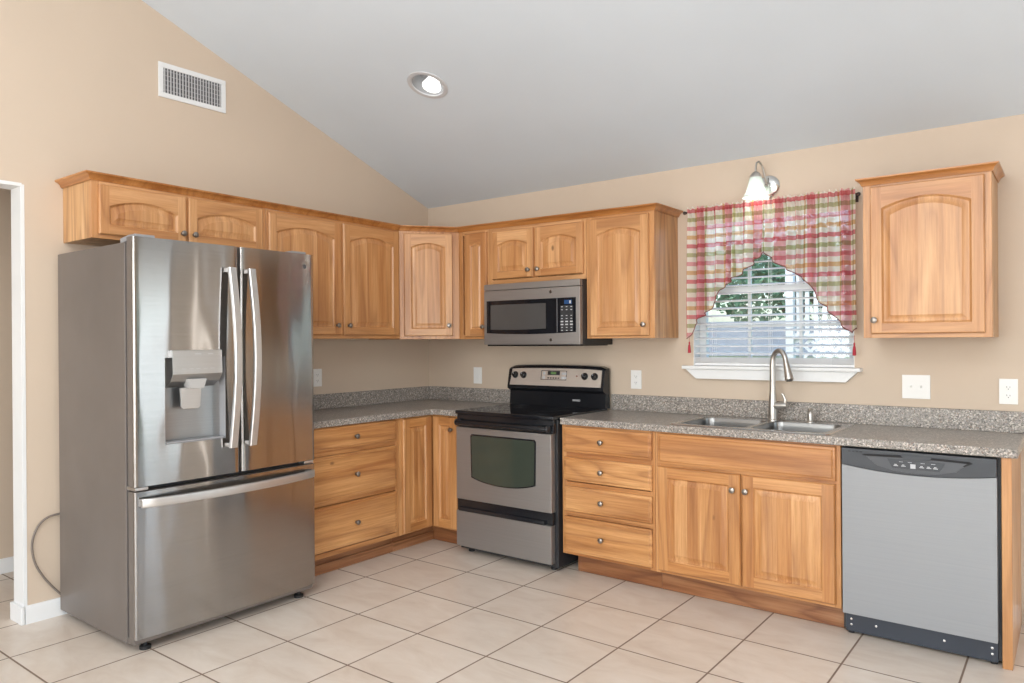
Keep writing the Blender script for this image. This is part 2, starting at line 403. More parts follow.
def tag(o, label, cat, group=None):
    o['label'] = label; o['category'] = cat
    if group: o['group'] = group
    return o
def thing(name, label, cat, loc=(0, 0, 0), rotz=0.0, group=None):
    o = bpy.data.objects.new(name, None); o.empty_display_size = 0.05; C.objects.link(o)
    o.location = loc; o.rotation_euler = (0, 0, rotz); return tag(o, label, cat, group)
def structure(name, mb, mats, **kw):
    o = mb.build(name, mats, **kw); o['kind'] = 'structure'; return o
LW = R(90)     # things on the left wall: local x runs along world +y, local -y into the room

# ------------------------------------------------------------------ room shell
SL = 0.372; ZC = 2.43; YR = -4.2; YE = -8.0; XE = 6.6
def zc(y): return ZC - SL * y if y >= YR else ZC - SL * YR - SL * (YR - y)
mb = MB(); mb.box(-1.15, XE + 0.1, YE - 0.1, 0.0, -0.12, 0.0); structure('floor', mb, M_floor)

WX0, WX1, WZ0, WZ1 = 2.235, 3.150, 1.212, 2.13
mb = MB()
mb.box(-0.12, WX0, 0, 0.14, 0, 2.6); mb.box(WX1, 4.71, 0, 0.14, 0, 2.6); mb.box(4.95, 5.33, 0, 0.14, 0, 2.6); mb.box(5.45, XE + 0.1, 0, 0.14, 0, 2.6)
for x0, x1 in ((4.71, 4.95), (5.33, 5.45)): mb.box(x0, x1, 0, 0.14, 0, 0.02); mb.box(x0, x1, 0, 0.14, 2.10, 2.6)
mb.box(WX0, WX1, 0, 0.14, 0, WZ0 - 0.012); mb.box(WX0, WX1, 0, 0.14, WZ1, 2.6)
structure('wall_back', mb, M_wall)
YO0, YO1, ZO = -2.852, -4.3, 2.155
mb = MB()
mb.prism([(0, 0), (0, zc(0) + 0.1), (YO0, zc(YO0) + 0.1), (YO0, 0)], 'x', -0.12, 0)
mb.prism([(YO0, ZO), (YO0, zc(YO0) + 0.1), (YR, zc(YR) + 0.1), (YO1, zc(YO1) + 0.1), (YO1, ZO)], 'x', -0.12, 0)
mb.prism([(YO1, 0), (YO1, zc(YO1) + 0.1), (YE, zc(YE) + 0.1), (YE, 0)], 'x', -0.12, 0)
structure('wall_left', mb, M_wall)
# ceiling: two slopes, a round hole for the downlight
LX, LY, LR = 1.115, -1.155, 0.096
mb = MB()
n = 32; nrm = Vector((0, SL, 1)).normalized(); tdir = Vector((0, -1, SL)).normalized()
lc = Vector((LX, LY, zc(LY)))
circ = [lc + Vector((1, 0, 0)) * LR * math.cos(2 * math.pi * k / n) + tdir * LR * math.sin(2 * math.pi * k / n) for k in range(n)]
bm = bmesh.new()
def loop(pts):
    vs = [bm.verts.new(p) for p in pts]; return [bm.edges.new((vs[i], vs[(i + 1) % len(vs)])) for i in range(len(vs))]
e = loop(circ) + loop([(-0.1, 0.05, zc(0.05)), (XE + 0.05, 0.05, zc(0.05)), (XE + 0.05, YR, zc(YR)), (-0.1, YR, zc(YR))])
bmesh.ops.triangle_fill(bm, use_beauty=True, edges=e); mb.bm(bm)
mb.quad([(-0.1, YR, zc(YR)), (XE + 0.05, YR, zc(YR)), (XE + 0.05, YE, zc(YE)), (-0.1, YE, zc(YE))])
structure('ceiling', mb, M_ceil)
# right wall with a patio door opening and a window further back
def wall_x(mb, x0, x1, holes):
    ys = sorted({0.0, YE, YR} | {h[0] for h in holes} | {h[1] for h in holes}, reverse=True)
    for a, b2 in zip(ys, ys[1:]):
        mid = (a + b2) / 2; hh = [h for h in holes if min(h[0], h[1]) < mid < max(h[0], h[1])]
        spans = [(0, None)]
        if hh: spans = [(0, hh[0][2]), (hh[0][3], None)]
        for z0, z1 in spans:
            if z1 == 0: continue
            mb.prism([(a, z0), (a, (zc(a) + 0.1) if z1 is None else z1), (b2, (zc(b2) + 0.1) if z1 is None else z1), (b2, z0)], 'x', x0, x1)
mb = MB(); wall_x(mb, XE, XE + 0.12, [(-0.08, -1.78, 0, 2.12), (-4.65, -6.55, 0.35, 2.25)]); structure('wall_right', mb, M_wall)
mb = MB()
zr = zc(YE) + 0.1
for x0, x1, z0, z1 in [(0, 0.75, 0, zr), (3.05, 3.75, 0, zr), (6.05, XE, 0, zr), (0.75, 3.05, 0, 0.3), (0.75, 3.05, 2.4, zr), (3.75, 6.05, 0, 0.3), (3.75, 6.05, 2.4, zr)]:
    mb.box(x0, x1, YE - 0.1, YE, z0, z1)
structure('wall_rear', mb, M_wall)
# passage beyond the opening
mb = MB(); mb.box(-1.12, -1.02, -6.0, -1.4, 0, 2.5); mb.box(-1.02, -0.12, -1.5, -1.4, 0, 2.5); mb.box(-1.02, -0.12, -6.1, -6.0, 0, 2.5); structure('wall_hall', mb, M_wall)
mb = MB(); mb.box(-1.12, -0.12, -6.0, -1.4, 2.45, 2.5); structure('ceiling_hall', mb, M_ceil)
# white lining of the opening
mb = MB()
mb.box(-0.121, 0.002, YO0 - 0.006, YO0 + 0.012, 0.0, ZO, bev=0.002); mb.box(-0.125, 0.004, YO1, YO0, ZO - 0.012, ZO + 0.006, bev=0.002); mb.box(-0.125, 0.004, YO1 - 0.004, YO1 + 0.014, 0, ZO)
structure('trim_1', mb, M_white)
# baseboards
def base_prof(t=0.014, h=0.088): return [(0, 0), (-t, 0), (-t, h * 0.78), (-t * 0.5, h), (0, h)]
mb = MB(); mb.prism([(-p[0], p[1]) for p in base_prof()], 'y', YO0 + 0.0, -1.70); mb.box(-0.13, 0.014, YO0 - 0.020, YO0 - 0.004, 0, 0.088, bev=0.003)
structure('baseboard_left', mb, M_white)
mb = MB(); mb.prism(base_prof(), 'x', 3.9, 4.70); structure('baseboard_back', mb, M_white)
mb = MB(); mb.prism([(-1.02 - p[0], p[1]) for p in base_prof()], 'y', -6.0, -1.5); structure('baseboard_hall', mb, M_white)
# glazed frames of the openings behind the camera
def glazed(name, horizontal, a0, a1, z0, z1, at, npan):
    mb = MB(); t = 0.05
    def bx(p0, p1, q0, q1, d=0.03, mat=0, bev=0.004):
        if horizontal: mb.box(p0, p1, at - d, at + d, q0, q1, mat, bev)
        else: mb.box(at - d, at + d, p0, p1, q0, q1, mat, bev)
    bx(a0, a1, z0, z0 + t); bx(a0, a1, z1 - t, z1)
    for i in range(npan + 1):
        x = a0 + (a1 - a0 - t) * i / npan; bx(x, x + t, z0, z1)
    bx(a0 + .02, a1 - .02, z0 + .02, z1 - .02, 0.003, 1, 0)
    return structure(name, mb, [M_white, M_glass])
glazed('door_1', False, -1.78, -0.08, 0.0, 2.12, XE + 0.07, 2)
glazed('window_2', False, -6.55, -4.65, 0.35, 2.25, XE + 0.07, 2)
glazed('added_slim_window', True, 5.33, 5.45, 0.02, 2.10, 0.07, 1)  # invented opening out of view, goes with the warm streak light
glazed('added_side_window', True, 4.71, 4.95, 0.02, 2.10, 0.07, 1)  # invented opening out of view, goes with the cool streak light
glazed('window_3', True, 0.75, 3.05, 0.3, 2.4, YE - 0.06, 3)
glazed('window_4', True, 3.75, 6.05, 0.3, 2.4, YE - 0.06, 3)

# ------------------------------------------------------------------ cabinet parts
def arch_pts(x0, x1, z1, h, n=18):
    """top edge from left to right; z at the shoulders is z1-h"""
    out = []
    for i in range(n + 1):
        t = i / n; x = x0 + (x1 - x0) * t
        out.append((x, z1 - h + h * (1 - (2 * t - 1) ** 2) if h else z1))
    return out
def make_door(parent, x0, x1, z0, z1, y, arch=0.0, fr=0.055, mats=None, th=0.019, name='door', top=None):
    """raised panel door, front face at local y (room side is -y)"""
    mats = mats or [M_wv, M_wh, M_wp]
    top = top or fr
    mb = MB(); e = 0.005; n = 18
    yb = y + th
    # sides and routed edge
    R0 = [(x0, z0), (x1, z0), (x1, z1), (x0, z1)]
    R1 = [(x0 + e, z0 + e), (x1 - e, z0 + e), (x1 - e, z1 - e), (x0 + e, z1 - e)]
    for i in range(4):
        j = (i + 1) % 4
        mb.quad([(R0[i][0], yb, R0[i][1]), (R0[j][0], yb, R0[j][1]), (R0[j][0], y + 0.006, R0[j][1]), (R0[i][0], y + 0.006, R0[i][1])], 0 if i % 2 else 1)
        mb.quad([(R0[i][0], y + 0.006, R0[i][1]), (R0[j][0], y + 0.006, R0[j][1]), (R1[j][0], y, R1[j][1]), (R1[i][0], y, R1[i][1])], 0 if i % 2 else 1)
    mb.quad([(p[0], yb, p[1]) for p in R0], 0)
    xi0, xi1, zi0, zi1 = x0 + fr, x1 - fr, z0 + fr, z1 - top
    a = arch_pts(xi0, xi1, zi1, arch, n)
    a0, a1, b0, b1 = x0 + e, x1 - e, z0 + e, z1 - e
    mb.quad([(a0, y, b0), (xi0, y, b0), (xi0, y, b1), (a0, y, b1)], 0)
    mb.quad([(xi1, y, b0), (a1, y, b0), (a1, y, b1), (xi1, y, b1)], 0)
    mb.quad([(xi0, y, b0), (xi1, y, b0), (xi1, y, zi0), (xi0, y, zi0)], 1)
    for p, q in zip(a, a[1:]): mb.quad([(p[0], y, p[1]), (q[0], y, q[1]), (q[0], y, b1), (p[0], y, b1)], 1)
    # profile loops of the sticking and the raised field
    def lp(d, dy):
        s = [(xi0 + d, zi0 + d), (xi1 - d, zi0 + d)]
        top = arch_pts(xi0 + d, xi1 - d, zi1 - d, arch, n)[::-1]
        return [(p[0], y + dy, p[1]) for p in s + top]
    steps = [(0, 0), (0.003, 0.004), (0.006, 0.0075), (0.0095, 0.0095), (0.013, 0.0095), (0.036, 0.003), (0.038, 0.0018)]
    if xi1 - xi0 < 0.10: steps = [(0, 0), (0.003, 0.004), (0.006, 0.0075), (0.009, 0.0095), (0.010, 0.0095), (0.020, 0.003), (0.021, 0.0018)]
    ls = [lp(*s) for s in steps]
    for A, B in zip(ls, ls[1:]):
        m = len(A)
        for i in range(m):
            j = (i + 1) % m; mb.quad([A[i], A[j], B[j], B[i]], 2 if A is not ls[0] else 0)
    last = ls[-1]; tp = last[2:][::-1]
    zb = last[0][2]
    for p, q in zip(tp, tp[1:]): mb.quad([(p[0], p[1], zb), (q[0], q[1], zb), q, p], 2)
    return mb.build(name, mats, parent, autosmooth=20)
def make_drawer(parent, x0, x1, z0, z1, y, mats=None, th=0.019, name='drawer'):
    mb = MB()
    def lp(d, dy): return [(x0 + d, y + dy, z0 + d), (x1 - d, y + dy, z0 + d), (x1 - d, y + dy, z1 - d), (x0 + d, y + dy, z1 - d)]
    ls = [lp(0, th), lp(0, 0.008), lp(0.003, 0.0055), (lp(0.012, 0.0045)), lp(0.016, 0.001), lp(0.018, 0.0)]
    for A, B in zip(ls, ls[1:]):
        for i in range(4):
            j = (i + 1) % 4; mb.quad([A[i], A[j], B[j], B[i]])
    mb.quad(ls[-1]); mb.quad(ls[0])
    return mb.build(name, mats or M_wdh, parent, autosmooth=20)
def knob(parent, x, z, y):
    mb = MB()
    mb.lathe([(0.0065, 0), (0.0055, -0.006), (0.006, -0.012), (0.013, -0.016), (0.0155, -0.020), (0.0145, -0.0245), (0.009, -0.027), (0.0, -0.0275)], (x, y, z), 'y', 20)
    mb.lathe([(0.0095, 0), (0.0095, -0.002), (0.006, -0.003)], (x, y, z), 'y', 20)
    return mb.build('knob', M_knob, parent)
def carcass(parent, x0, x1, d, z0, z1, front=0.022, mats=None, name='body', rails=None, stile=0.036, bottom_rail=0.03, top_rail=0.03, mids=()):
    """box with a face frame on its front"""
    mats = mats or [M_side, M_wv, M_wh]
    mb = MB()
    mb.box(x0, x1, -d + front, -0.001, z0, z1, 0, 0.001, 1)
    mb.box(x0, x0 + stile, -d, -d + front, z0, z1, 1, 0.001, 1); mb.box(x1 - stile, x1, -d, -d + front, z0, z1, 1, 0.001, 1)
    mb.box(x0 + stile, x1 - stile, -d, -d + front, z0, z0 + bottom_rail, 2, 0.0008, 1); mb.box(x0 + stile, x1 - stile, -d, -d + front, z1 - top_rail, z1, 2, 0.0008, 1)
    for kind, p, q in mids:
        if kind == 'h': mb.box(x0 + stile, x1 - stile, -d, -d + front, p, q, 2, 0.0008, 1)
        else: mb.box(p, q, -d, -d + front, z0 + bottom_rail, z1 - top_rail, 1, 0.0008, 1)
    return mb.build(name, mats, parent)

# upper cabinets -------------------------------------------------
def upper(label, xa, xb, z0, z1, wall, doors, name='wall_cabinet', group=None, depth=0.325, arch=0.042, mids=(), stile=0.036):
    """doors: list of (x0, x1, z0, z1, knob_x, knob_z) in world coordinate along the wall"""
    c = (xa + xb) / 2
    t = thing(name, label, 'cabinet', (c, 0, z0) if wall == 'B' else (0, c, z0), 0 if wall == 'B' else LW, group)
    carcass(t, xa - c, xb - c, depth, 0, z1 - z0, mids=[('v', p - c, q - c) for p, q in mids], stile=stile)
    for x0, x1, a, b2, kx, kz in doors:
        d = make_door(t, x0 - c, x1 - c, a - z0, b2 - z0, -depth - 0.020, arch=min(arch, (x1 - x0) * 0.085), fr=0.050 if b2 - a > 0.4 else 0.046, top=0.066)
        knob(d, kx - c, kz - z0, -depth - 0.020)
    return t
upper('long shallow wooden cabinet with two doors, above the refrigerator', -2.667, -1.705, 1.885, 2.168, 'L',
      [(-2.638, -2.199, 1.905, 2.148, -2.222, 1.950), (-2.184, -1.735, 1.905, 2.148, -2.158, 1.950)], mids=[(-2.21, -2.17)])
upper('tall two-door wooden cabinet between the fridge-top cabinet and the angled corner cabinet', -1.703, -0.632, 1.393, 2.155, 'L',
      [(-1.692, -1.165, 1.415, 2.138, -1.200, 1.478), (-1.140, -0.655, 1.415, 2.138, -1.105, 1.478)], mids=[(-1.18, -1.12)])
# corner cabinet with its face at 45 degrees
t = thing('corner_wall_cabinet', 'angled single-door wooden wall cabinet across the corner of the room', 'cabinet', (0, 0, 1.388))
mb = MB(); poly = [(0.001, -0.001), (0.001, -0.631), (0.325, -0.631), (0.611, -0.325), (0.611, -0.001)]
mb.prism(poly, 'z', 0, 0.76, 0); mb.build('body', [M_wv], t)
cx, cy = (0.325 + 0.611) / 2, (-0.631 - 0.325) / 2
ang = math.atan2(0.306, 0.286); LL = math.hypot(0.306, 0.286)
fr = bpy.data.objects
dd = make_door(t, -0.178, 0.162, 0.022, 0.742, -0.020, arch=0.028, fr=0.05, top=0.066)
dd.location = (cx, cy, 0); dd.rotation_euler = (0, 0, ang)
kk = knob(dd, 0.135, 0.095, -0.020)
upper('narrow single-door wooden wall cabinet between the corner cabinet and the microwave cabinet', 0.613, 0.886, 1.385, 2.145, 'B',
      [(0.679, 0.878, 1.402, 2.124, 0.852, 1.470)], arch=0.03)
upper('short two-door wooden cabinet directly above the microwave', 0.888, 1.672, 1.756, 2.140, 'B',
      [(0.930, 1.272, 1.790, 2.114, 1.240, 1.838), (1.290, 1.655, 1.790, 2.114, 1.316, 1.838)], mids=[(1.26, 1.30)])
upper('single-door wooden wall cabinet just left of the curtained window', 1.674, 2.137, 1.382, 2.134, 'B',
      [(1.708, 2.106, 1.396, 2.116, 2.078, 1.462)])
U7 = upper('separate single-door wooden wall cabinet to the right of the curtained window', 3.265, 3.798, 1.372, 2.122, 'B',
      [(3.300, 3.772, 1.392, 2.106, 3.318, 1.458)], name='wall_cabinet')

# crown moulding swept along a path
PROF = [(0.0, 0.0), (0.006, 0.0), (0.009, 0.006), (0.014, 0.016), (0.024, 0.024), (0.034, 0.028), (0.036, 0.032), (0.036, 0.036), (0.0, 0.036)]
def crown(path, zs, name, parent=None, prof=PROF):
    pts = [Vector((p[0], p[1])) for p in path]; n = len(pts); mb = MB(); rings = []
    for i, p in enumerate(pts):
        def nrm2(a, b2):
            d = (b2 - a).normalized(); return Vector((d.y, -d.x))
        if i == 0: o = nrm2(pts[0], pts[1])
        elif i == n - 1: o = nrm2(pts[-2], pts[-1])
        else:
            n1, n2 = nrm2(pts[i - 1], pts[i]), nrm2(pts[i], pts[i + 1]); o = (n1 + n2); o = o / (o.dot(n1))
        rings.append([(p.x + o.x * a, p.y + o.y * a, zs[i] + b2) for a, b2 in prof])
    for A, B in zip(rings, rings[1:]):
        for i in range(len(prof)):
            j = (i + 1) % len(prof); mb.quad([A[i], B[i], B[j], A[j]])
    mb.quad(rings[0]); mb.quad(rings[-1])
    return mb.build(name, M_crown, parent, autosmooth=25)
cr = crown([(0.001, -2.669), (0.325, -2.669), (0.325, -0.632), (0.611, -0.326), (2.139, -0.326), (2.139, -0.001)],
           [2.163, 2.163, 2.149, 2.143, 2.129, 2.129], 'crown_molding')
tag(cr, 'dark-edged wooden crown molding running along the tops of the joined wall cabinets round the corner', 'molding')
cr2 = crown([(-0.2675, -0.001), (-0.2675, -0.326), (0.2675, -0.326), (0.2675, -0.001)], [0.745] * 4, 'crown_molding', U7, prof=[(a * 0.8, b2) for a, b2 in PROF])

# base cabinets ---------------------------------------------------
BM = [M_wdv, M_wdv, M_wdh]; DM = [M_wdv, M_wdh, M_wdp]
D = 0.61; YF = -0.63
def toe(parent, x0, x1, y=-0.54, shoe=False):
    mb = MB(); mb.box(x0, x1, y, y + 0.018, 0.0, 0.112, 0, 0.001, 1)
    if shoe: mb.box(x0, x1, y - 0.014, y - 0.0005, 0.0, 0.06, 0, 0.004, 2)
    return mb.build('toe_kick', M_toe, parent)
def base(name, label, xa, xb, wall, mids=()):
    c = (xa + xb) / 2
    t = thing(name, label, 'cabinet', (c, 0, 0) if wall == 'B' else (0, c, 0), 0 if wall == 'B' else LW)
    carcass(t, xa - c, xb - c, D, 0.112, 0.874, mats=BM, stile=0.03, mids=[(k, (p - (c if k == 'v' else 0)), (q - (c if k == 'v' else 0))) for k, p, q in mids])
    return t, c
t, c = base('drawer_cabinet', 'three-drawer wooden base cabinet beside the refrigerator', -1.662, -0.925, 'L', [('h', .705, .735), ('h', .415, .445)])
for z0, z1 in ((.735, .868), (.442, .704), (.150, .412)):
    d = make_drawer(t, -1.640 - c, -0.956 - c, z0, z1, YF); knob(d, -1.297 - c, (z0 + z1) / 2, YF)
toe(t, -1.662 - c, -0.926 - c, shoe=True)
# inside corner cabinet
t = thing('corner_base_cabinet', 'wooden inside-corner base cabinet with two doors meeting at a right angle', 'cabinet')
mb = MB()
mb.prism([(0.001, -0.001), (0.001, -0.924), (0.61, -0.924), (0.61, -0.61), (0.889, -0.61), (0.889, -0.001)], 'z', 0.112, 0.874, 0)
mb.build('body', [M_wdv], t)
d = make_door(t, -0.896, -0.634, 0.122, 0.866, -0.630, fr=0.055, mats=DM); d.rotation_euler = (0, 0, LW)
d2 = make_door(t, 0.634, 0.846, 0.122, 0.866, -0.630, fr=0.055, mats=DM); knob(d2, 0.808, 0.785, -0.630)
mb = MB(); mb.box(0.522, 0.889, -0.54, -0.522, 0, 0.112, 0, 0.001, 1); mb.build('toe_kick', M_toe, t); mb = MB(); mb.box(-0.924, -0.541, -0.54, -0.522, 0, 0.112, 0, 0.001, 1); mb.box(-0.924, -0.541, -0.554, -0.5405, 0, 0.06, 0, 0.004, 2); o_ = mb.build('toe_kick', M_toe, t); o_.rotation_euler = (0, 0, LW); mb = MB(); 
t, c = base('drawer_cabinet', 'four-drawer wooden base cabinet between the range and the sink cabinet', 1.672, 2.276, 'B', [('h', .685, .715), ('h', .515, .54), ('h', .34, .365)])
for z0, z1 in ((.716, .862), (.548, .686), (.370, .516), (.130, .338)):
    d = make_drawer(t, 1.689 - c, 2.260 - c, z0, z1, YF); knob(d, 1.950 - c, (z0 + z1) / 2, YF)
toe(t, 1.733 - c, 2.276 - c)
c = 2.75
t = thing('sink_cabinet', 'wide two-door wooden base cabinet under the sink', 'cabinet', (c, 0, 0))
mb = MB(); hw = 0.472     # open-topped box so that the bowls hang in it
mb.box(-hw, -hw + 0.018, -0.588, -0.001, 0.112, 0.874, 0); mb.box(hw - 0.018, hw, -0.588, -0.001, 0.112, 0.874, 0); mb.box(-hw + 0.018, hw - 0.018, -0.588, -0.001, 0.112, 0.130, 0); mb.box(-hw + 0.018, hw - 0.018, -0.012, -0.001, 0.130, 0.874, 0)
mb.box(-hw, -hw + 0.03, -D, -0.588, 0.112, 0.874, 1, 0.001, 1); mb.box(hw - 0.03, hw, -D, -0.588, 0.112, 0.874, 1, 0.001, 1)
for z0, z1 in ((0.112, 0.142), (0.685, 0.718), (0.845, 0.874)): mb.box(-hw + 0.03, hw - 0.03, -D, -0.588, z0, z1, 2, 0.0008, 1)
mb.box(-0.022, 0.024, -D + 0.001, -0.588, 0.142, 0.686, 1)
mb.build('body', BM, t)
fp = make_drawer(t, 2.297 - c, 3.203 - c, .704, .865, YF, name='false_front')
d = make_door(t, 2.297 - c, 2.750 - c, .128, .690, YF, mats=DM, fr=0.058); knob(d, 2.715 - c, .610, YF)
d = make_door(t, 2.760 - c, 3.200 - c, .128, .690, YF, mats=DM, fr=0.058); knob(d, 2.782 - c, .610, YF)
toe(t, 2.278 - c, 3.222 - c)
mb = MB(); mb.box(-0.018, 0.018, -0.612, -0.001, 0.0, 0.874, 0, 0.0015, 1)
tag(mb.build('end_panel', [M_wv], loc=(3.864, 0, 0)), 'tall narrow wooden end panel to the right of the dishwasher', 'panel')

# ------------------------------------------------------------------ worktops
def slab(mb, outline, holes, z0, z1):
    for z in (z0, z1):
        bm = bmesh.new(); es = []
        for pl in [outline] + holes:
            vs = [bm.verts.new((p[0], p[1], z)) for p in pl]; es += [bm.edges.new((vs[i], vs[(i + 1) % len(vs)])) for i in range(len(vs))]
        bmesh.ops.triangle_fill(bm, use_beauty=True, edges=es); mb.bm(bm)
    for pl in [outline] + holes:
        for i in range(len(pl)):
            j = (i + 1) % len(pl); mb.quad([(*pl[i], z0), (*pl[j], z0), (*pl[j], z1), (*pl[i], z1)])
def rrect(x0, x1, y0, y1, r, n=5):
    out = []
    for cx, cy, a0 in ((x1 - r, y1 - r, 0), (x0 + r, y1 - r, 90), (x0 + r, y0 + r, 180), (x1 - r, y0 + r, 270)):
        for k in range(n + 1): a = R(a0 + 90 * k / n); out.append((cx + r * math.cos(a), cy + r * math.sin(a)))
    return out
SX0, SX1, SY0, SY1 = 2.350, 3.170, -0.600, -0.085
CZ0, CZ1 = 0.8755, 0.914
mb = MB(); slab(mb, [(1.668, -0.001), (3.905, -0.001), (3.905, -0.629), (3.899, -0.635), (1.674, -0.635), (1.668, -0.629)], [rrect(SX0 + 0.018, SX1 - 0.018, SY0 + 0.018, SY1 - 0.012, 0.03)], CZ0, CZ1)
w1 = mb.build('worktop', M_ctr); bv = w1.modifiers.new('edge', 'BEVEL'); bv.width = 0.004; bv.segments = 2; bv.limit_method = 'ANGLE'
tag(w1, 'long speckled grey-brown worktop holding the sink, right of the range', 'countertop')
mb = MB(); mb.box(1.668, 3.905, -0.020, -0.001, CZ1, 1.016, 0, 0.002, 1); mb.build('backsplash', M_ctr, w1)
mb = MB(); slab(mb, [(0.001, -0.001), (0.888, -0.001), (0.888, -0.635), (0.648, -0.635), (0.635, -0.648), (0.635, -1.70), (0.001, -1.70)], [], CZ0, CZ1)
w2 = mb.build('worktop', M_ctr); bv = w2.modifiers.new('edge', 'BEVEL'); bv.width = 0.004; bv.segments = 2; bv.limit_method = 'ANGLE'
tag(w2, 'L-shaped speckled grey-brown worktop in the room corner, left of the range', 'countertop')
mb = MB(); mb.box(0.001, 0.888, -0.020, -0.001, CZ1, 1.016, 0, 0.002, 1); mb.box(0.001, 0.020, -1.70, -0.021, CZ1, 1.016, 0, 0.002, 1); mb.build('backsplash', M_ctr, w2)

# ------------------------------------------------------------------ sink, faucet, soap dispenser
sx, sy = (SX0 + SX1) / 2, (SY0 + SY1) / 2
t = thing('kitchen_sink', 'double-bowl stainless steel sink set in the worktop below the window', 'sink', (sx, sy, CZ1))
HW, HD = (SX1 - SX0) / 2, (SY1 - SY0) / 2
bowls = [(-HW + 0.035, -0.014, -HD + 0.035, HD - 0.085), (0.014, HW - 0.035, -HD + 0.035, HD - 0.085)]
mb = MB()
out = rrect(-HW, HW, -HD, HD, 0.022); mid = rrect(-HW + .006, HW - .006, -HD + .006, HD - .006, 0.018)
m = len(out)
for i in range(m):
    j = (i + 1) % m
    mb.quad([(*out[i], 0.0006), (*out[j], 0.0006), (*mid[j], 0.005), (*mid[i], 0.005)], 0, True)
bm = bmesh.new(); es = []
for pl in [mid] + [rrect(*b2, 0.05) for b2 in bowls]:
    vs = [bm.verts.new((p[0], p[1], 0.005)) for p in pl]; es += [bm.edges.new((vs[i], vs[(i + 1) % len(vs)])) for i in range(len(vs))]
bmesh.ops.triangle_fill(bm, use_beauty=True, edges=es); mb.bm(bm)
mb.build('rim', M_sink, t)
for b2 in bowls:
    mb = MB(); x0, x1, y0, y1 = b2
    rings = []
    for ins, z in ((0, 0.005), (0.003, 0.001), (0.005, -0.02), (0.012, -0.15), (0.03, -0.175), (0.06, -0.182), (0.14, -0.184)):
        rings.append([(p[0], p[1], z) for p in rrect(x0 + ins, x1 - ins, y0 + ins, y1 - ins, max(0.012, 0.05 - ins * 0.2))])
    for A, B in zip(rings, rings[1:]):
        for i in range(len(A)):
            j = (i + 1) % len(A); mb.quad([A[i], A[j], B[j], B[i]], 0, True)
    mb.quad(rings[-1])
    bo = mb.build('bowl', M_bowl, t)
    mb = MB(); mb.lathe([(0.042, 0.001), (0.042, 0.004), (0.036, 0.005), (0.02, 0.003), (0, 0.003)], ((x0 + x1) / 2, (y0 + y1) / 2, -0.184), 'z'); mb.build('drain', M_chrome, bo)
# faucet
fx, fy, fz = 2.752, -0.118, CZ1 + 0.0055
t = thing('kitchen_faucet', 'tall brushed-nickel gooseneck faucet with pull-down head behind the sink', 'faucet', (fx, fy, fz))
mb = MB(); mb.lathe([(0.029, 0), (0.029, 0.004), (0.0245, 0.008), (0.0235, 0.07), (0.021, 0.12), (0.017, 0.16), (0.0, 0.16)], (0, 0, 0), 'z'); mb.build('base', M_nick, t)
dv = Vector((0.86, -0.51, 0)); pts = [Vector((0, 0, z)) for z in (0.14, 0.20, 0.26, 0.315)]
for k in range(1, 13):
    a = math.pi * k / 12 * 0.93; pts.append(Vector((0, 0, 0.315)) + dv * 0.052 * (1 - math.cos(a)) + Vector((0, 0, 0.072 * math.sin(a))))
mb = MB(); mb.tube(pts, [0.0172 - 0.0035 * min(1, i / 6) for i in range(len(pts))], 16); mb.build('spout', M_nick, t)
p = pts[-1]; dn = (pts[-1] - pts[-2]).normalized()
mb = MB(); mb.tube([p, p + dn * 0.015, p + dn * 0.04, p + dn * 0.08, p + dn * 0.103, p + dn * 0.108], [0.0140, 0.0155, 0.0175, 0.0225, 0.0240, 0.019], 18)
hd = mb.build('spray_head', M_nick, t)
mb = MB(); mb.tube([p + dn * 0.107, p + dn * 0.112], [0.017, 0.017], 16); mb.build('nozzle', M_blkm, hd)
mb = MB(); mb.tube([(0.012, -0.002, 0.080), (0.055, -0.006, 0.083), (0.080, -0.008, 0.085)], [0.020, 0.0195, 0.016], 16)
hb = mb.build('handle', M_nick, t)
mb = MB(); mb.tube([(0.066, -0.006, 0.088), (0.070, -0.007, 0.115), (0.060, -0.008, 0.140), (0.050, -0.008, 0.150)], [0.0100, 0.0085, 0.0075, 0.005], 12); mb.build('lever', M_nick, hb)
t = thing('soap_dispenser', 'small brushed-nickel soap dispenser pump to the right of the faucet', 'dispenser', (2.952, -0.118, fz))
mb = MB(); mb.lathe([(0.021, 0), (0.021, 0.004), (0.014, 0.008), (0.0135, 0.045), (0.011, 0.05), (0, 0.05)], (0, 0, 0)); mb.build('body', M_nick, t)
mb = MB(); mb.lathe([(0.008, 0.049), (0.008, 0.058), (0.013, 0.060), (0.0135, 0.070), (0.010, 0.074), (0, 0.074)], (0, 0, 0)); mb.tube([(0, 0, 0.066), (0.006, -0.03, 0.067), (0.009, -0.048, 0.061)], [0.006, 0.0055, 0.0045], 10); mb.build('pump_head', M_nick, t)

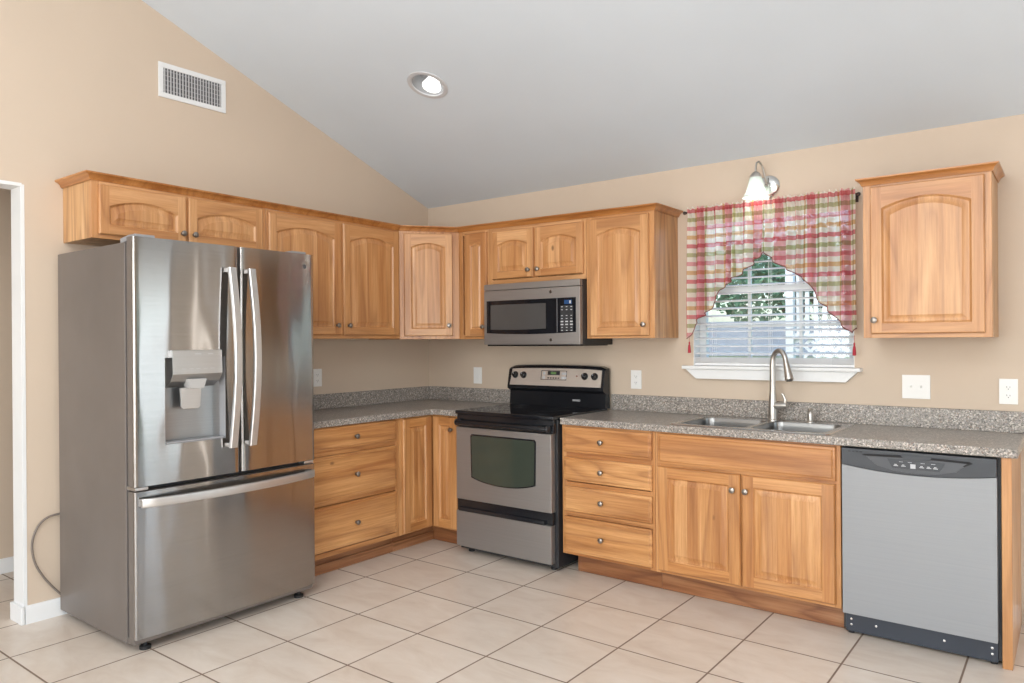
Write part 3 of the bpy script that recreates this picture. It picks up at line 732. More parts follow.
# ------------------------------------------------------------------ refrigerator
FW = 0.962
t = thing('refrigerator', 'stainless steel french-door refrigerator with a water dispenser standing against the left wall', 'refrigerator', (0, -2.2265, 0), LW)
h = FW / 2; seam = 0.028
mb = MB(); mb.box(-h, h, -0.712, -0.034, 0.035, 1.822, 0, 0.006, 2); mb.build('body', M_fbody, t)
mb = MB(); mb.box(-h + 0.012, h - 0.012, -0.735, -0.711, 0.05, 1.815, 0); mb.build('gasket', M_blkm, t)
def bulge(x):
    u = x / h; return -(0.792 + 0.013 * (1 - u * u))
def fdoor(name, x0, x1, z0, z1, hole=None, nx=20):
    mb = MB(); r = 0.012
    xs = [x0 + (x1 - x0) * i / nx for i in range(nx + 1)]
    zs = [z0, z1]
    if hole:
        hx0, hx1, hz0, hz1 = hole
        xs = sorted(set([x for x in xs if min(abs(x - hx0), abs(x - hx1)) > 0.008 or x in (x0, x1)] + [hx0, hx1])); zs = [z0, hz0, hz1, z1]
    # rounded corners left and right, top and bottom kept crisp
    def fy(x):
        y = bulge(x); e = min(x - x0, x1 - x)
        if e < r: y += r - math.sqrt(max(0, r * r - (r - e) ** 2))
        return y
    extra = [x0 + r * (1 - math.cos(R(a))) for a in (0, 25, 50, 75)] + [x1 - r * (1 - math.cos(R(a))) for a in (0, 25, 50, 75)]
    xs = sorted(set([x for x in xs if r < x - x0 and r < x1 - x] + extra))
    zz = []
    for a, b2 in zip(zs, zs[1:]): zz += [a + (b2 - a) * k / 6 for k in range(6)]
    zz.append(zs[-1])
    for i in range(len(xs) - 1):
        for k in range(len(zz) - 1):
            if hole and hx0 - 1e-6 <= (xs[i] + xs[i + 1]) / 2 <= hx1 and hz0 <= (zz[k] + zz[k + 1]) / 2 <= hz1: continue
            mb.quad([(xs[i], fy(xs[i]), zz[k]), (xs[i + 1], fy(xs[i + 1]), zz[k]), (xs[i + 1], fy(xs[i + 1]), zz[k + 1]), (xs[i], fy(xs[i]), zz[k + 1])], 0, True)
    yb = -0.735
    mb.quad([(x0, yb, z0), (x0, fy(x0), z0), (x0, fy(x0), z1), (x0, yb, z1)], 1); mb.quad([(x1, yb, z0), (x1, fy(x1), z0), (x1, fy(x1), z1), (x1, yb, z1)], 1)
    for z in (z0, z1):
        mb.quad([(x, fy(x), z) for x in xs] + [(x1, yb, z), (x0, yb, z)], 1)
    if hole: pass
    else: mb.quad([(x0, yb, z0), (x1, yb, z0), (x1, yb, z1), (x0, yb, z1)], 1)
    return mb.build(name, [M_fr, M_fbody], t, autosmooth=40)
hole = (-0.345, -0.052, 0.912, 1.305)
dl = fdoor('door', -h, seam - 0.006, 0.738, 1.842, hole)
dr = fdoor('door', seam + 0.006, h, 0.738, 1.842)
fz_ = fdoor('freezer_drawer', -h, h, 0.068, 0.716)
# dispenser: lined recess with curved back, control block, nozzle, paddle, tray
hx0, hx1, hz0, hz1 = hole
mb = MB(); yb = -0.725; n = 12
def ry(u): return yb + 0.02 * (1 - math.sin(math.pi * u))*-1
cols = []
for i in range(n + 1):
    u = i / n; x = hx0 + (hx1 - hx0) * u
    cols.append((x, -0.742 - 0.010 * abs(2 * u - 1) ** 3))
for a, b2 in zip(cols, cols[1:]): mb.quad([(a[0], a[1], hz0), (b2[0], b2[1], hz0), (b2[0], b2[1], hz1), (a[0], a[1], hz1)], 0, True)
for x, cc in ((hx0, cols[0]), (hx1, cols[-1])): mb.quad([(x, bulge(x), hz0), (x, cc[1], hz0), (x, cc[1], hz1), (x, bulge(x), hz1)], 1)
for z in (hz0, hz1):
    for a, b2 in zip(cols, cols[1:]): mb.quad([(a[0], bulge(a[0]), z), (b2[0], bulge(b2[0]), z), (b2[0], b2[1], z), (a[0], a[1], z)], 1)
rc = mb.build('dispenser_recess', [steel('recess_steel', (0.36, 0.37, 0.38), 0.35), M_plg], dl)
mb = MB()
mb.prism([(-0.748, 1.338), (-0.822, 1.338), (-0.826, 1.228), (-0.800, 1.195), (-0.748, 1.165)], 'x', -0.322, -0.078, 0, 0.002)
for x in (-0.27, -0.235, -0.20, -0.165, -0.13): mb.box(x - 0.010, x + 0.010, -0.8262, -0.8235, 1.2515, 1.2535, 1)
mb.box(-0.215, -0.185, -0.8240, -0.8215, 1.319, 1.3225, 1); mb.box(-0.15, -0.125, -0.8240, -0.8215, 1.319, 1.3225, 1)
mb.build('dispenser_panel', [steel('dispenser_steel', (0.50, 0.50, 0.50), 0.3), M_mark], dl)
mb = MB(); mb.prism([(-0.250, 1.205), (-0.155, 1.205), (-0.170, 1.160), (-0.235, 1.160)], 'y', -0.822, -0.765, 0, 0.003); mb.build('nozzle', simple('nozzle_grey', (0.42, 0.41, 0.40), 0.35), dl)
mb = MB(); mb.prism([(-0.270, 1.165), (-0.165, 1.165), (-0.170, 1.075), (-0.180, 1.065), (-0.255, 1.065), (-0.265, 1.075)], 'y', -0.790, -0.780, 0, 0.003); mb.build('paddle', M_stb, dl)
mb = MB(); mb.box(hx0 + .004, hx1 - .004, -0.80, -0.748, hz0 + 0.0005, hz0 + 0.010, 0, 0.003); mb.build('drip_tray', M_plg, dl)
# bowed vertical handles
def vhandle(par, x, z0, z1, lean):
    mb = MB(); n = 24; wv = 0.019; th = 0.013; rings = []
    for i in range(n + 1):
        u = i / n; z = z0 + (z1 - z0) * u
        y = bulge(x) - 0.030 - 0.038 * math.sin(math.pi * u)
        xc = x + lean * math.sin(math.pi * u)
        rings.append([(xc - wv, y + 0.004, z), (xc - wv, y - th + 0.004, z), (xc - wv + 0.004, y - th, z), (xc + wv - 0.004, y - th, z), (xc + wv, y - th + 0.004, z), (xc + wv, y + 0.004, z)])
    for A, B in zip(rings, rings[1:]):
        for i in range(6):
            j = (i + 1) % 6; mb.quad([A[i], A[j], B[j], B[i]], 0, True)
    mb.quad(rings[0]); mb.quad(rings[-1])
    for z in (z0 + 0.012, z1 - 0.012): mb.box(x - 0.012, x + 0.012, bulge(x) - 0.030, bulge(x) + 0.002, z - 0.010, z + 0.010, 0, 0.003)
    return mb.build('handle', M_stb, par, autosmooth=30)
vhandle(dl, seam - 0.060, 0.865, 1.735, 0.006); vhandle(dr, seam + 0.046, 0.865, 1.735, 0.006)
mb = MB(); rings = []; n = 30
for i in range(n + 1):
    u = i / n; x = -h + 0.022 + (FW - 0.044) * u
    y = bulge(x) - 0.016 - 0.050 * math.sin(math.pi * u) ** 0.6; z = 0.668 ; wv = 0.021 
    rings.append([(x, y + 0.006, z - wv), (x, y - 0.006, z - wv + 0.002), (x, y - 0.009, z - wv + 0.008), (x, y - 0.009, z + wv - 0.008), (x, y - 0.006, z + wv - 0.002), (x, y + 0.006, z + wv)])
for A, B in zip(rings, rings[1:]):
    for i in range(6):
        j = (i + 1) % 6; mb.quad([A[i], A[j], B[j], B[i]], 0, True)
mb.quad(rings[0]); mb.quad(rings[-1])
for x in (-h + 0.035, h - 0.035): mb.box(x - 0.014, x + 0.014, bulge(x) - 0.020, bulge(x) + 0.002, 0.652, 0.684, 0, 0.003)
mb.build('handle', M_stb, fz_, autosmooth=30)
# hinges, badge, feet, lower grille
for x in (-h + 0.07, h - 0.07):
    mb = MB(); mb.prism([(-0.760, 1.8425), (-0.62, 1.8225), (-0.62, 1.848), (-0.70, 1.858), (-0.760, 1.858)], 'x', x - 0.045, x + 0.045, 0, 0.003); mb.build('hinge_cover', M_plg, t)
for x in (-h + 0.035, h - 0.035):
    mb = MB(); mb.box(x - 0.03, x + 0.03, -0.785, -0.70, 0.7195, 0.735, 0, 0.003); mb.build('hinge', M_stb, t)
mb = MB(); mb.lathe([(0.0, -0.002), (0.011, -0.002), (0.012, 0.0)], (h - 0.062, bulge(h - 0.062), 1.775), 'y', 20); mb.build('badge', simple('badge_grey', (0.12, 0.12, 0.13), 0.3, 0.5), dr)
mb = MB(); mb.box(-h + 0.004, h - 0.004, -0.77, -0.70, 0.040, 0.066, 0, 0.003); mb.build('base_rail', M_fbody, t)
for x in (-h + 0.07, h - 0.07):
    mb = MB(); mb.lathe([(0.024, 0.0), (0.025, 0.014), (0.018, 0.018), (0.010, 0.020), (0.010, 0.042), (0, 0.042)], (x, -0.735, 0), 'z'); mb.build('foot', M_rub, t)
for x in (-h + 0.07, h - 0.07):
    mb = MB(); mb.lathe([(0.022, 0.0), (0.022, 0.036), (0, 0.036)], (x, -0.10, 0), 'z'); mb.build('foot', M_rub, t)
# the doors stand well proud of the side walls
def deepen(o, d=0.030):
    if o.type == 'MESH':
        for v in o.data.vertices:
            if v.co.y < -0.6: v.co.y -= d
    for c_ in o.children: deepen(c_, d)
bpy.context.view_layer.update(); deepen(t)
# water line looping on the wall
pts = []
ctrl = [(-2.55, 0.46), (-2.64, 0.505), (-2.712, 0.515), (-2.770, 0.500), (-2.808, 0.455), (-2.826, 0.385), (-2.815, 0.300), (-2.782, 0.225), (-2.735, 0.155), (-2.68, 0.09), (-2.60, 0.03)]
for i in range(len(ctrl) - 1):
    p0, p1, p2, p3 = [Vector(ctrl[max(0, min(len(ctrl) - 1, i + k))]) for k in (-1, 0, 1, 2)]
    for s in range(6):
        u = s / 6; q = 0.5 * ((2 * p1) + (p2 - p0) * u + (2 * p0 - 5 * p1 + 4 * p2 - p3) * u * u + (3 * p1 - p0 - 3 * p2 + p3) * u ** 3)
        pts.append((0.022, q.x, q.y))
mb = MB(); mb.tube(pts, 0.0055, 10)
tag(mb.build('water_line', M_cord), 'thin grey-brown tube looping out from behind the refrigerator along the left wall', 'tube')

# ------------------------------------------------------------------ range
RX0, RX1 = 0.890, 1.662; rc_ = (RX0 + RX1) / 2; rw = (RX1 - RX0) / 2
t = thing('range_stove', 'freestanding stainless and black electric range with glass cooktop', 'stove', (rc_, 0, 0))
mb = MB(); mb.box(-rw + 0.002, rw - 0.002, -0.640, -0.03, 0.022, 0.900, 0, 0.003); mb.build('body', M_blkm, t)
mb = MB(); mb.box(-rw, rw, -0.690, -0.055, 0.900, 0.924, 0, 0.006, 3)
ck = mb.build('cooktop', M_glassb, t)
for bx_, by_, br in ((-0.19, -0.52, 0.115), (0.19, -0.52, 0.09), (-0.19, -0.24, 0.08), (0.19, -0.24, 0.10)):
    mb = MB(); mb.lathe([(br - 0.002, 0.0), (br - 0.002, 0.0004), (br, 0.0004), (br, 0.0)], (bx_, by_, 0.9242), 'z', 48); mb.f = [f for f in mb.f if len(f[0]) == 4]
    mb.build('burner_ring', simple('burner_print', (0.03, 0.03, 0.032), 0.08), ck)
# oven door with window
def oven_win(dx, dz):   # outline of the window, grown by dx, dz
    out = []; x = 0.252 + dx; zt, zs = 0.772 + dz, 0.505 - dz * 0.6
    out += [(-x + 0.012, zt), (-x, zt - 0.012)]
    for k in range(17):
        u = -1 + 2 * k / 16; out.append((u * (x - 0.006 * (abs(u) > 0.99)), zs - (0.036) * (1 - abs(u) ** 2.2)))
    out += [(x, zt - 0.012), (x - 0.012, zt)]
    return out
mb = MB(); mb.box(-rw + 0.006, rw - 0.020, -0.684, -0.641, 0.352, 0.818, 0, 0.004)
dr_ = mb.build('oven_door', M_st, t)
mb = MB(); mb.prism(oven_win(0.006, 0.006), 'y', -0.6865, -0.6842, 0); mb.build('window_bezel', M_blk, dr_)
mb = MB(); mb.prism(oven_win(-0.004, -0.004), 'y', -0.6885, -0.6867, 0); mb.build('oven_window', M_oven, dr_)
mb = MB(); mb.box(-rw + 0.004, rw - 0.010, -0.672, -0.641, 0.820, 0.899, 0, 0.003); mb.build('vent_trim', M_blk, t)
mb = MB()
mb.tube([(-rw + 0.024, -0.700, 0.848), (0, -0.706, 0.846), (rw - 0.036, -0.700, 0.848)], 0.0185, 18, flat=0.9)
hdl = mb.build('oven_handle', M_blk, t)
for s in (-1, 1):
    mb = MB(); x = -rw + 0.030 if s < 0 else rw - 0.042
    mb.lathe([(0.021, 0), (0.021, 0.012 * s), (0.018, 0.016 * s)], (x, -0.696, 0.848), 'x', 20); mb.box(x - 0.012, x + 0.012, -0.69, -0.672, 0.832, 0.864, 0, 0.003); mb.build('handle_end', M_blkm, hdl)
mb = MB(); mb.box(-rw + 0.004, rw - 0.020, -0.672, -0.641, 0.278, 0.350, 0, 0.002); mb.build('drawer_recess', M_blk, t)
mb = MB(); mb.box(-rw + 0.004, rw - 0.024, -0.684, -0.641, 0.048, 0.276, 0, 0.003); sd = mb.build('storage_drawer', M_st, t)
mb = MB(); mb.prism([(-0.672, 0.302), (-0.688, 0.300), (-0.694, 0.284), (-0.692, 0.277), (-0.672, 0.277)], 'x', -rw + 0.03, rw - 0.07, 0, 0.0015); mb.build('drawer_pull', M_blk, sd)
for x in (-rw + 0.06, rw - 0.06):
    for y in (-0.60, -0.09):
        mb = MB(); mb.lathe([(0.02, 0), (0.02, 0.01), (0.01, 0.012), (0.01, 0.05), (0, 0.05)], (x, y, 0), 'z', 16); mb.build('foot', M_rub, t)
# backguard
mb = MB()
prof = [(-0.030, 0.924), (-0.085, 0.924), (-0.078, 1.018), (-0.112, 1.038), (-0.112, 1.055), (-0.088, 1.180), (-0.070, 1.192), (-0.030, 1.196)]
n = 20; rings = []
for i in range(n + 1):
    u = -1 + 2 * i / n; x = u * (rw + 0.007) - 0.007
    dz = 0.010 * (1 - abs(u) ** 3) - (0.010 if abs(u) == 1 else 0)
    rings.append([(x, y, z + (dz if z > 1.1 else 0)) for y, z in prof])
for A, B in zip(rings, rings[1:]):
    for i in range(len(prof)):
        j = (i + 1) % len(prof); mb.quad([A[i], A[j], B[j], B[i]], 0, True)
mb.quad(rings[0]); mb.quad(rings[-1])
bgd = mb.build('backguard', M_blk, t, autosmooth=25)
def bgp(x, s, off):   # point on the tilted panel: s from 0 (low) to 1 (high)
    y0, z0, y1, z1 = -0.112, 1.058, -0.0895, 1.176
    nv = Vector((0, -(z1 - z0), (y1 - y0))).normalized()
    return Vector((x, y0 + (y1 - y0) * s, z0 + (z1 - z0) * s)) + nv * off
mb = MB(); n = 20
pan = [(-rw + 0.008, 0.03)] + [(rw - 0.020, 0.03)] + [((rw - 0.020) * (1 - 2 * k / n), 0.97 + 0.07 * (1 - abs(1 - 2 * k / n) ** 3)) for k in range(n + 1)]
A = [bgp(x, s, 0.0035) for x, s in pan]; B = [bgp(x, s, -0.002) for x, s in pan]
mb.quad(A); mb.quad(B)
for i in range(len(A)):
    j = (i + 1) % len(A); mb.quad([A[i], A[j], B[j], B[i]])
M_gpan = steel('control_panel_steel', (0.66, 0.59, 0.53), 0.40, metal=0.55)
cp = mb.build('control_panel', M_gpan, t)
def onpanel(mb, x, s, w2, hs, off0, off1, mat=0):
    a = [bgp(x - w2, s - hs, off1), bgp(x + w2, s - hs, off1), bgp(x + w2, s + hs, off1), bgp(x - w2, s + hs, off1)]
    b2 = [bgp(x - w2, s - hs, off0), bgp(x + w2, s - hs, off0), bgp(x + w2, s + hs, off0), bgp(x - w2, s + hs, off0)]
    mb.quad(a, mat)
    for i in range(4): j = (i + 1) % 4; mb.quad([a[i], a[j], b2[j], b2[i]], mat)
mb = MB(); onpanel(mb, -0.008, 0.64, 0.105, 0.27, 0.003, 0.0050, 0); onpanel(mb, -0.008, 0.64, 0.100, 0.24, 0.004, 0.0055, 1)
onpanel(mb, -0.008, 0.76, 0.050, 0.11, 0.005, 0.0070, 0)
onpanel(mb, -0.010, 0.76, 0.022, 0.06, 0.006, 0.0075, 3)
for xx, ss in ((-0.088, 0.74), (-0.088, 0.50), (0.066, 0.74), (0.066, 0.50), (0.086, 0.74), (0.086, 0.5)): onpanel(mb, xx, ss, 0.009, 0.07, 0.005, 0.0065, 2)
for k in range(5): onpanel(mb, -0.050 + 0.021 * k, 0.48, 0.007, 0.035, 0.005, 0.0065, 0)
mb.build('clock_panel', [M_blkm, M_gpan, M_mark, M_lcd], cp)
for x in (-0.335, -0.262, 0.240, 0.316):
    mb = MB(); nv = (bgp(0, 0, 1) - bgp(0, 0, 0)).normalized(); c0 = bgp(x, 0.62, 0.0035)
    mb.tube([c0, c0 + nv * 0.006, c0 + nv * 0.0065, c0 + nv * 0.024, c0 + nv * 0.027], [0.0245, 0.0235, 0.0175, 0.0155, 0.012], 24)
    mb.tube([c0 + nv * 0.0272 + Vector((0, 0, 0.003)), c0 + nv * 0.0272 + Vector((0, 0.002, 0.013))], 0.0015, 6, 1); mb.build('control_knob', [M_blk, M_mark], cp)
mb = MB(); c0 = bgp(0.178, 0.62, 0.0035); mb.tube([c0, c0 + nv * 0.003], [0.0055, 0.005], 14); mb.build('indicator_light', simple('indicator_red', (0.25, 0.05, 0.02), 0.3), cp)
mb = MB(); mb.box(0.13, 0.19, -0.0835, -0.0805, 0.962, 0.975, 0, 0.001); mb.build('badge', M_plg, bgd)

# ------------------------------------------------------------------ microwave
MX0, MX1, MZ0, MZ1 = 0.902, 1.671, 1.336, 1.752; mc = (MX0 + MX1) / 2; mw = (MX1 - MX0) / 2; MH = MZ1 - MZ0
t = thing('microwave_oven', 'stainless and black over-the-range microwave mounted under the short cabinet', 'microwave', (mc, 0, MZ0))
mb = MB(); mb.box(-mw + 0.002, mw, -0.365, -0.002, 0.006, MH, 0, 0.003); mb.build('body', M_blkm, t)
mb = MB(); mb.box(-mw + 0.01, mw - 0.01, -0.375, -0.05, 0.0, 0.008); mb.build('underside_grille', M_blk, t)
mb = MB(); mb.box(-mw, mw - 0.002, -0.400, -0.366, 0.374, MH, 0, 0.004); mb.build('vent_strip', M_st, t)
mb = MB(); mb.box(-mw, mw - 0.002, -0.400, -0.366, 0.010, 0.372, 0, 0.004); md = mb.build('door', M_st, t)
def wo(x0, x1, z0, z1, sag, rise):
    out = [(x0, z1 - rise * 0)]; n = 14
    top = [(x0 + (x1 - x0) * k / n, z1 + rise * (1 - (2 * k / n - 1) ** 2)) for k in range(n + 1)]
    bot = [(x1 - (x1 - x0) * k / n, z0 - sag * (1 - (2 * k / n - 1) ** 2)) for k in range(n + 1)]
    return top + bot
mb = MB(); mb.prism(wo(0.928 - mc, 1.640 - mc, 0.088, 0.303, 0.010, 0.0), 'y', -0.4025, -0.3995, 0); gl = mb.build('door_glass', M_glassb, md)
mb = MB(); mb.prism(wo(0.962 - mc, 1.415 - mc, 0.112, 0.275, 0.004, 0.0), 'y', -0.4032, -0.4026, 0); mb.build('window_mesh', M_mww, md)
mb = MB(); mb.box(1.500 - mc, 1.5025 - mc, -0.4032, -0.4025, 0.086, 0.303); mb.build('seam', M_plg, md)
mb = MB(); mb.box(1.556 - mc, 1.612 - mc, -0.4032, -0.4025, 0.262, 0.288, 0); mb.box(1.594 - mc, 1.606 - mc, -0.4036, -0.4032, 0.266, 0.284, 1); mb.build('display', [M_lcdb, M_mark], md)
mb = MB(); mb.box(1.526 - mc, 1.620 - mc, -0.4028, -0.4024, 0.092, 0.254, 1)
for r_ in range(9):
    for q in range(3):
        if r_ in (2,) : continue
        x = 1.538 - mc + q * 0.035; z = 0.246 - r_ * 0.0185; ww, hh = (0.006, 0.0022) if r_ not in (5, 6) else (0.010, 0.0038)
        mb.box(x - ww, x + ww, -0.4032, -0.4025, z - hh, z + hh)
mb.build('keypad', [M_mark, M_blkm], md)
for z in (0.345, 0.040):
    mb = MB(); mb.lathe([(0.0, -0.0015), (0.010, -0.0015), (0.011, 0)], (0.165, -0.400, z), 'y', 20); mb.build('badge', M_chrome, md)

# ------------------------------------------------------------------ dishwasher
DX0, DX1 = 3.2255, 3.8445; dc = (DX0 + DX1) / 2; dw = (DX1 - DX0) / 2
t = thing('dishwasher', 'stainless front dishwasher with a dark control console, under the right end of the worktop', 'dishwasher', (dc, 0, 0))
mb = MB(); mb.box(-dw + 0.001, dw - 0.001, -0.585, -0.03, 0.02, 0.872); mb.build('body', M_blkm, t)
def curve_z(x, sag): return 0.795 - sag * (1 - (x / dw) ** 2)
n = 20; xs = [-dw + 0.008 + (2 * dw - 0.020) * k / n for k in range(n + 1)]
mb = MB(); mb.prism([(xs[0], 0.107)] + [(x, curve_z(x, 0.026) - 0.0015) for x in xs] + [(xs[-1], 0.107)], 'y', -0.638, -0.586, 0, 0.002)
dd_ = mb.build('door_panel', M_dwst, t)
mb = MB(); mb.prism([(x, curve_z(x, 0.026)) for x in xs] + [(xs[-1], 0.868), (xs[0], 0.868)], 'y', -0.642, -0.586, 0, 0.003)
con = mb.build('control_console', M_dwp, t)
# handle scoop: lighter lens-shaped field with a dark grip slot over it
mb = MB()
mb.prism([(-0.205, 0.846), (0.205, 0.846), (0.155, 0.800), (0.08, 0.782), (0.0, 0.777), (-0.08, 0.783), (-0.155, 0.802)], 'y', -0.6445, -0.6415, 0, 0.001)
mb.build('handle_field', M_dwp2, con)
mb = MB()
mb.prism([(-0.215, 0.842), (-0.205, 0.848), (0.0, 0.856), (0.205, 0.848), (0.215, 0.842), (0.185, 0.826), (0.178, 0.828), (0.195, 0.840), (0.0, 0.845), (-0.195, 0.840)], 'y', -0.6460, -0.6440, 0)
mb.build('grip_slot', M_dark, con)
mb = MB(); mb.prism([(-0.055, 0.856), (0.065, 0.856), (0.055, 0.838), (-0.045, 0.838)], 'y', -0.6475, -0.6455, 0, 0.001); mb.build('latch', M_dwp, con)
mb = MB(); mb.prism([(-0.110, 0.836), (0.115, 0.834), (0.092, 0.794), (-0.090, 0.796)], 'y', -0.6465, -0.6445, 0, 0.0008)
for k, x in enumerate((-0.075, -0.045, -0.008, 0.026, 0.053, 0.078)):
    if k == 2: mb.box(x - 0.010, x + 0.010, -0.6472, -0.6464, 0.800, 0.819, 1)
    else:
        mb.box(x - 0.009, x + 0.009, -0.6472, -0.6464, 0.806, 0.809, 1); mb.box(x - 0.006, x + 0.004, -0.6472, -0.6464, 0.811, 0.814, 1)
for x in (-0.055, -0.02, 0.03, 0.07): mb.box(x - 0.008, x + 0.008, -0.6472, -0.6464, 0.825, 0.8265, 1)
mb.build('button_panel', [M_dwp, M_mark], con)
mb = MB()
for k in range(4): mb.box(-0.272 + k * 0.016, -0.262 + k * 0.016, -0.6428, -0.6415, 0.853, 0.857)
mb.build('vent_slots', M_dark, con)
mb = MB(); mb.box(-dw + 0.012, dw - 0.014, -0.592, -0.586, 0.012, 0.105, 0, 0.002); kp = mb.build('kick_plate', M_dwk, t)
for x in (-dw + 0.035, dw - 0.035, -0.17, 0.10):
    for z in ((0.045, 0.070) if abs(x) > 0.2 else (0.058,)):
        mb = MB(); mb.lathe([(0.0, -0.003), (0.005, -0.002), (0.006, 0)], (x, -0.592, z), 'y', 12); mb.build('screw', M_chrome, kp)
for x in (-dw + 0.03, dw - 0.03):
    mb = MB(); mb.lathe([(0.014, 0), (0.014, 0.01), (0.007, 0.012), (0.007, 0.03), (0, 0.03)], (x, -0.57, 0), 'z', 12); mb.build('foot', M_rub, t)

# ------------------------------------------------------------------ window, sill, blind, curtains
mb = MB()
yw0, yw1 = 0.085, 0.125; fx0, fx1, fz0, fz1 = WX0, WX1, WZ0, WZ1
mb.box(fx0, fx0 + 0.045, yw0, yw1, fz0, fz1); mb.box(fx1 - 0.045, fx1, yw0, yw1, fz0, fz1)
mb.box(fx0 + 0.045, fx1 - 0.045, yw0, yw1, fz0, fz0 + 0.045); mb.box(fx0 + 0.045, fx1 - 0.045, yw0, yw1, fz1 - 0.045, fz1)
mb.box(fx0 + 0.045, fx1 - 0.045, yw0 - 0.004, yw1, 1.645, 1.685)
for x in (2.548, 2.845): mb.box(x - 0.009, x + 0.009, yw0 + 0.010, yw1 - 0.010, fz0 + 0.045, fz1 - 0.045)
for z in (1.45, 1.88): mb.box(fx0 + 0.045, fx1 - 0.045, yw0 + 0.012, yw1 - 0.012, z - 0.008, z + 0.008)
win = structure('window_1', mb, M_white)
mb = MB(); mb.box(fx0 + 0.03, fx1 - 0.03, 0.104, 0.107, fz0 + 0.03, fz1 - 0.03); mb.build('window_pane', M_glass, win)
mb = MB(); mb.box(WX0, WX0 + 0.004, 0.0, 0.085, WZ0, WZ1); mb.box(WX1 - 0.004, WX1, 0.0, 0.085, WZ0, WZ1); mb.box(WX0, WX1, 0.0, 0.085, WZ1 - 0.004, WZ1); mb.build('window_lining', M_white, win)
# stool board with sloping-ended apron
mb = MB(); mb.box(2.178, 3.190, -0.052, 0.085, 1.192, 1.212, 0, 0.004)
mb.prism([(2.195, 1.192), (3.172, 1.192), (3.112, 1.134), (2.262, 1.134)], 'y', -0.034, -0.0005, 0, 0.002)
structure('trim_2', mb, M_white)
# blind
t = thing('window_blind', 'white slatted horizontal blind lowered over the kitchen window', 'blind', (2.6925, 0.035, WZ0))
bw = 0.453
mb = MB(); mb.box(-bw, bw, -0.030, 0.030, 0.862, 0.912, 0, 0.003); mb.build('headrail', M_blind, t)
mb = MB(); z = 0.078; tilt = R(13)
while z < 0.86:
    pts_t = []; K = 4
    for k in range(K + 1):
        u = -1 + 2 * k / K; pts_t.append((u * 0.025 * math.cos(tilt), z + u * 0.025 * math.sin(tilt) * 1.0 + 0.0022 * (1 - u * u)))
    for a, b2 in zip(pts_t, pts_t[1:]):
        mb.quad([(-bw, a[0], a[1]), (bw, a[0], a[1]), (bw, b2[0], b2[1]), (-bw, b2[0], b2[1])], 0, True)
        mb.quad([(-bw, a[0], a[1] - 0.0028), (bw, a[0], a[1] - 0.0028), (bw, b2[0], b2[1] - 0.0028), (-bw, b2[0], b2[1] - 0.0028)], 0, True)
    for e_ in (0, -1):
        mb.quad([(-bw, pts_t[e_][0], pts_t[e_][1]), (bw, pts_t[e_][0], pts_t[e_][1]), (bw, pts_t[e_][0], pts_t[e_][1] - 0.0028), (-bw, pts_t[e_][0], pts_t[e_][1] - 0.0028)])
    z += 0.0445
mb.build('slats', M_blind, t, recalc=False)
mb = MB()
for k in range(6): mb.box(-bw, bw, -0.025, 0.025, 0.0185 + k * 0.0055, 0.0220 + k * 0.0055, 0, 0.001, 1)
mb.build('stacked_slats', M_blind, t)
mb = MB(); mb.box(-bw, bw, -0.027, 0.027, 0.001, 0.017, 0, 0.003); mb.build('bottom_rail', M_blind, t)
for x in (-0.34, 0.0, 0.34):
    mb = MB()
    for y in (-0.0285, 0.0285): mb.tube([(x, y, 0.008), (x, y, 0.87)], 0.0011, 6)
    mb.tube([(x, 0, 0.008), (x, 0, 0.87)], 0.0009, 6)
    mb.build('ladder_cord', M_blind, t)
# curtain rod
ZR = 2.135
t = thing('curtain_rod', 'thin dark curtain rod across the top of the kitchen window', 'rod', (2.70, -0.062, ZR))
mb = MB(); mb.tube([(-0.478, 0, 0.004), (0.478, 0, -0.004)], 0.0065, 12); mb.build('rod', M_bronze, t)
for s in (-1, 1):
    mb = MB(); mb.lathe([(0.0, 0), (0.006, 0.001), (0.009, 0.006), (0.0115, 0.013), (0.009, 0.020), (0.0, 0.024)], (0, 0, 0), 'x', 14)
    mb.v = [(v[0] * s + 0.476 * s, v[1], v[2] - 0.004 * s) for v in mb.v]; mb.build('finial', M_bronze, t)
    mb = MB(); mb.tube([(0.468 * s, 0, -0.004 * s), (0.468 * s, 0.030, -0.006), (0.468 * s, 0.060, -0.010)], 0.004, 8); mb.box(0.468 * s - 0.008, 0.468 * s + 0.008, 0.058, 0.0615, -0.035, 0.015, 0, 0.001); mb.build('bracket', M_bronze, t)
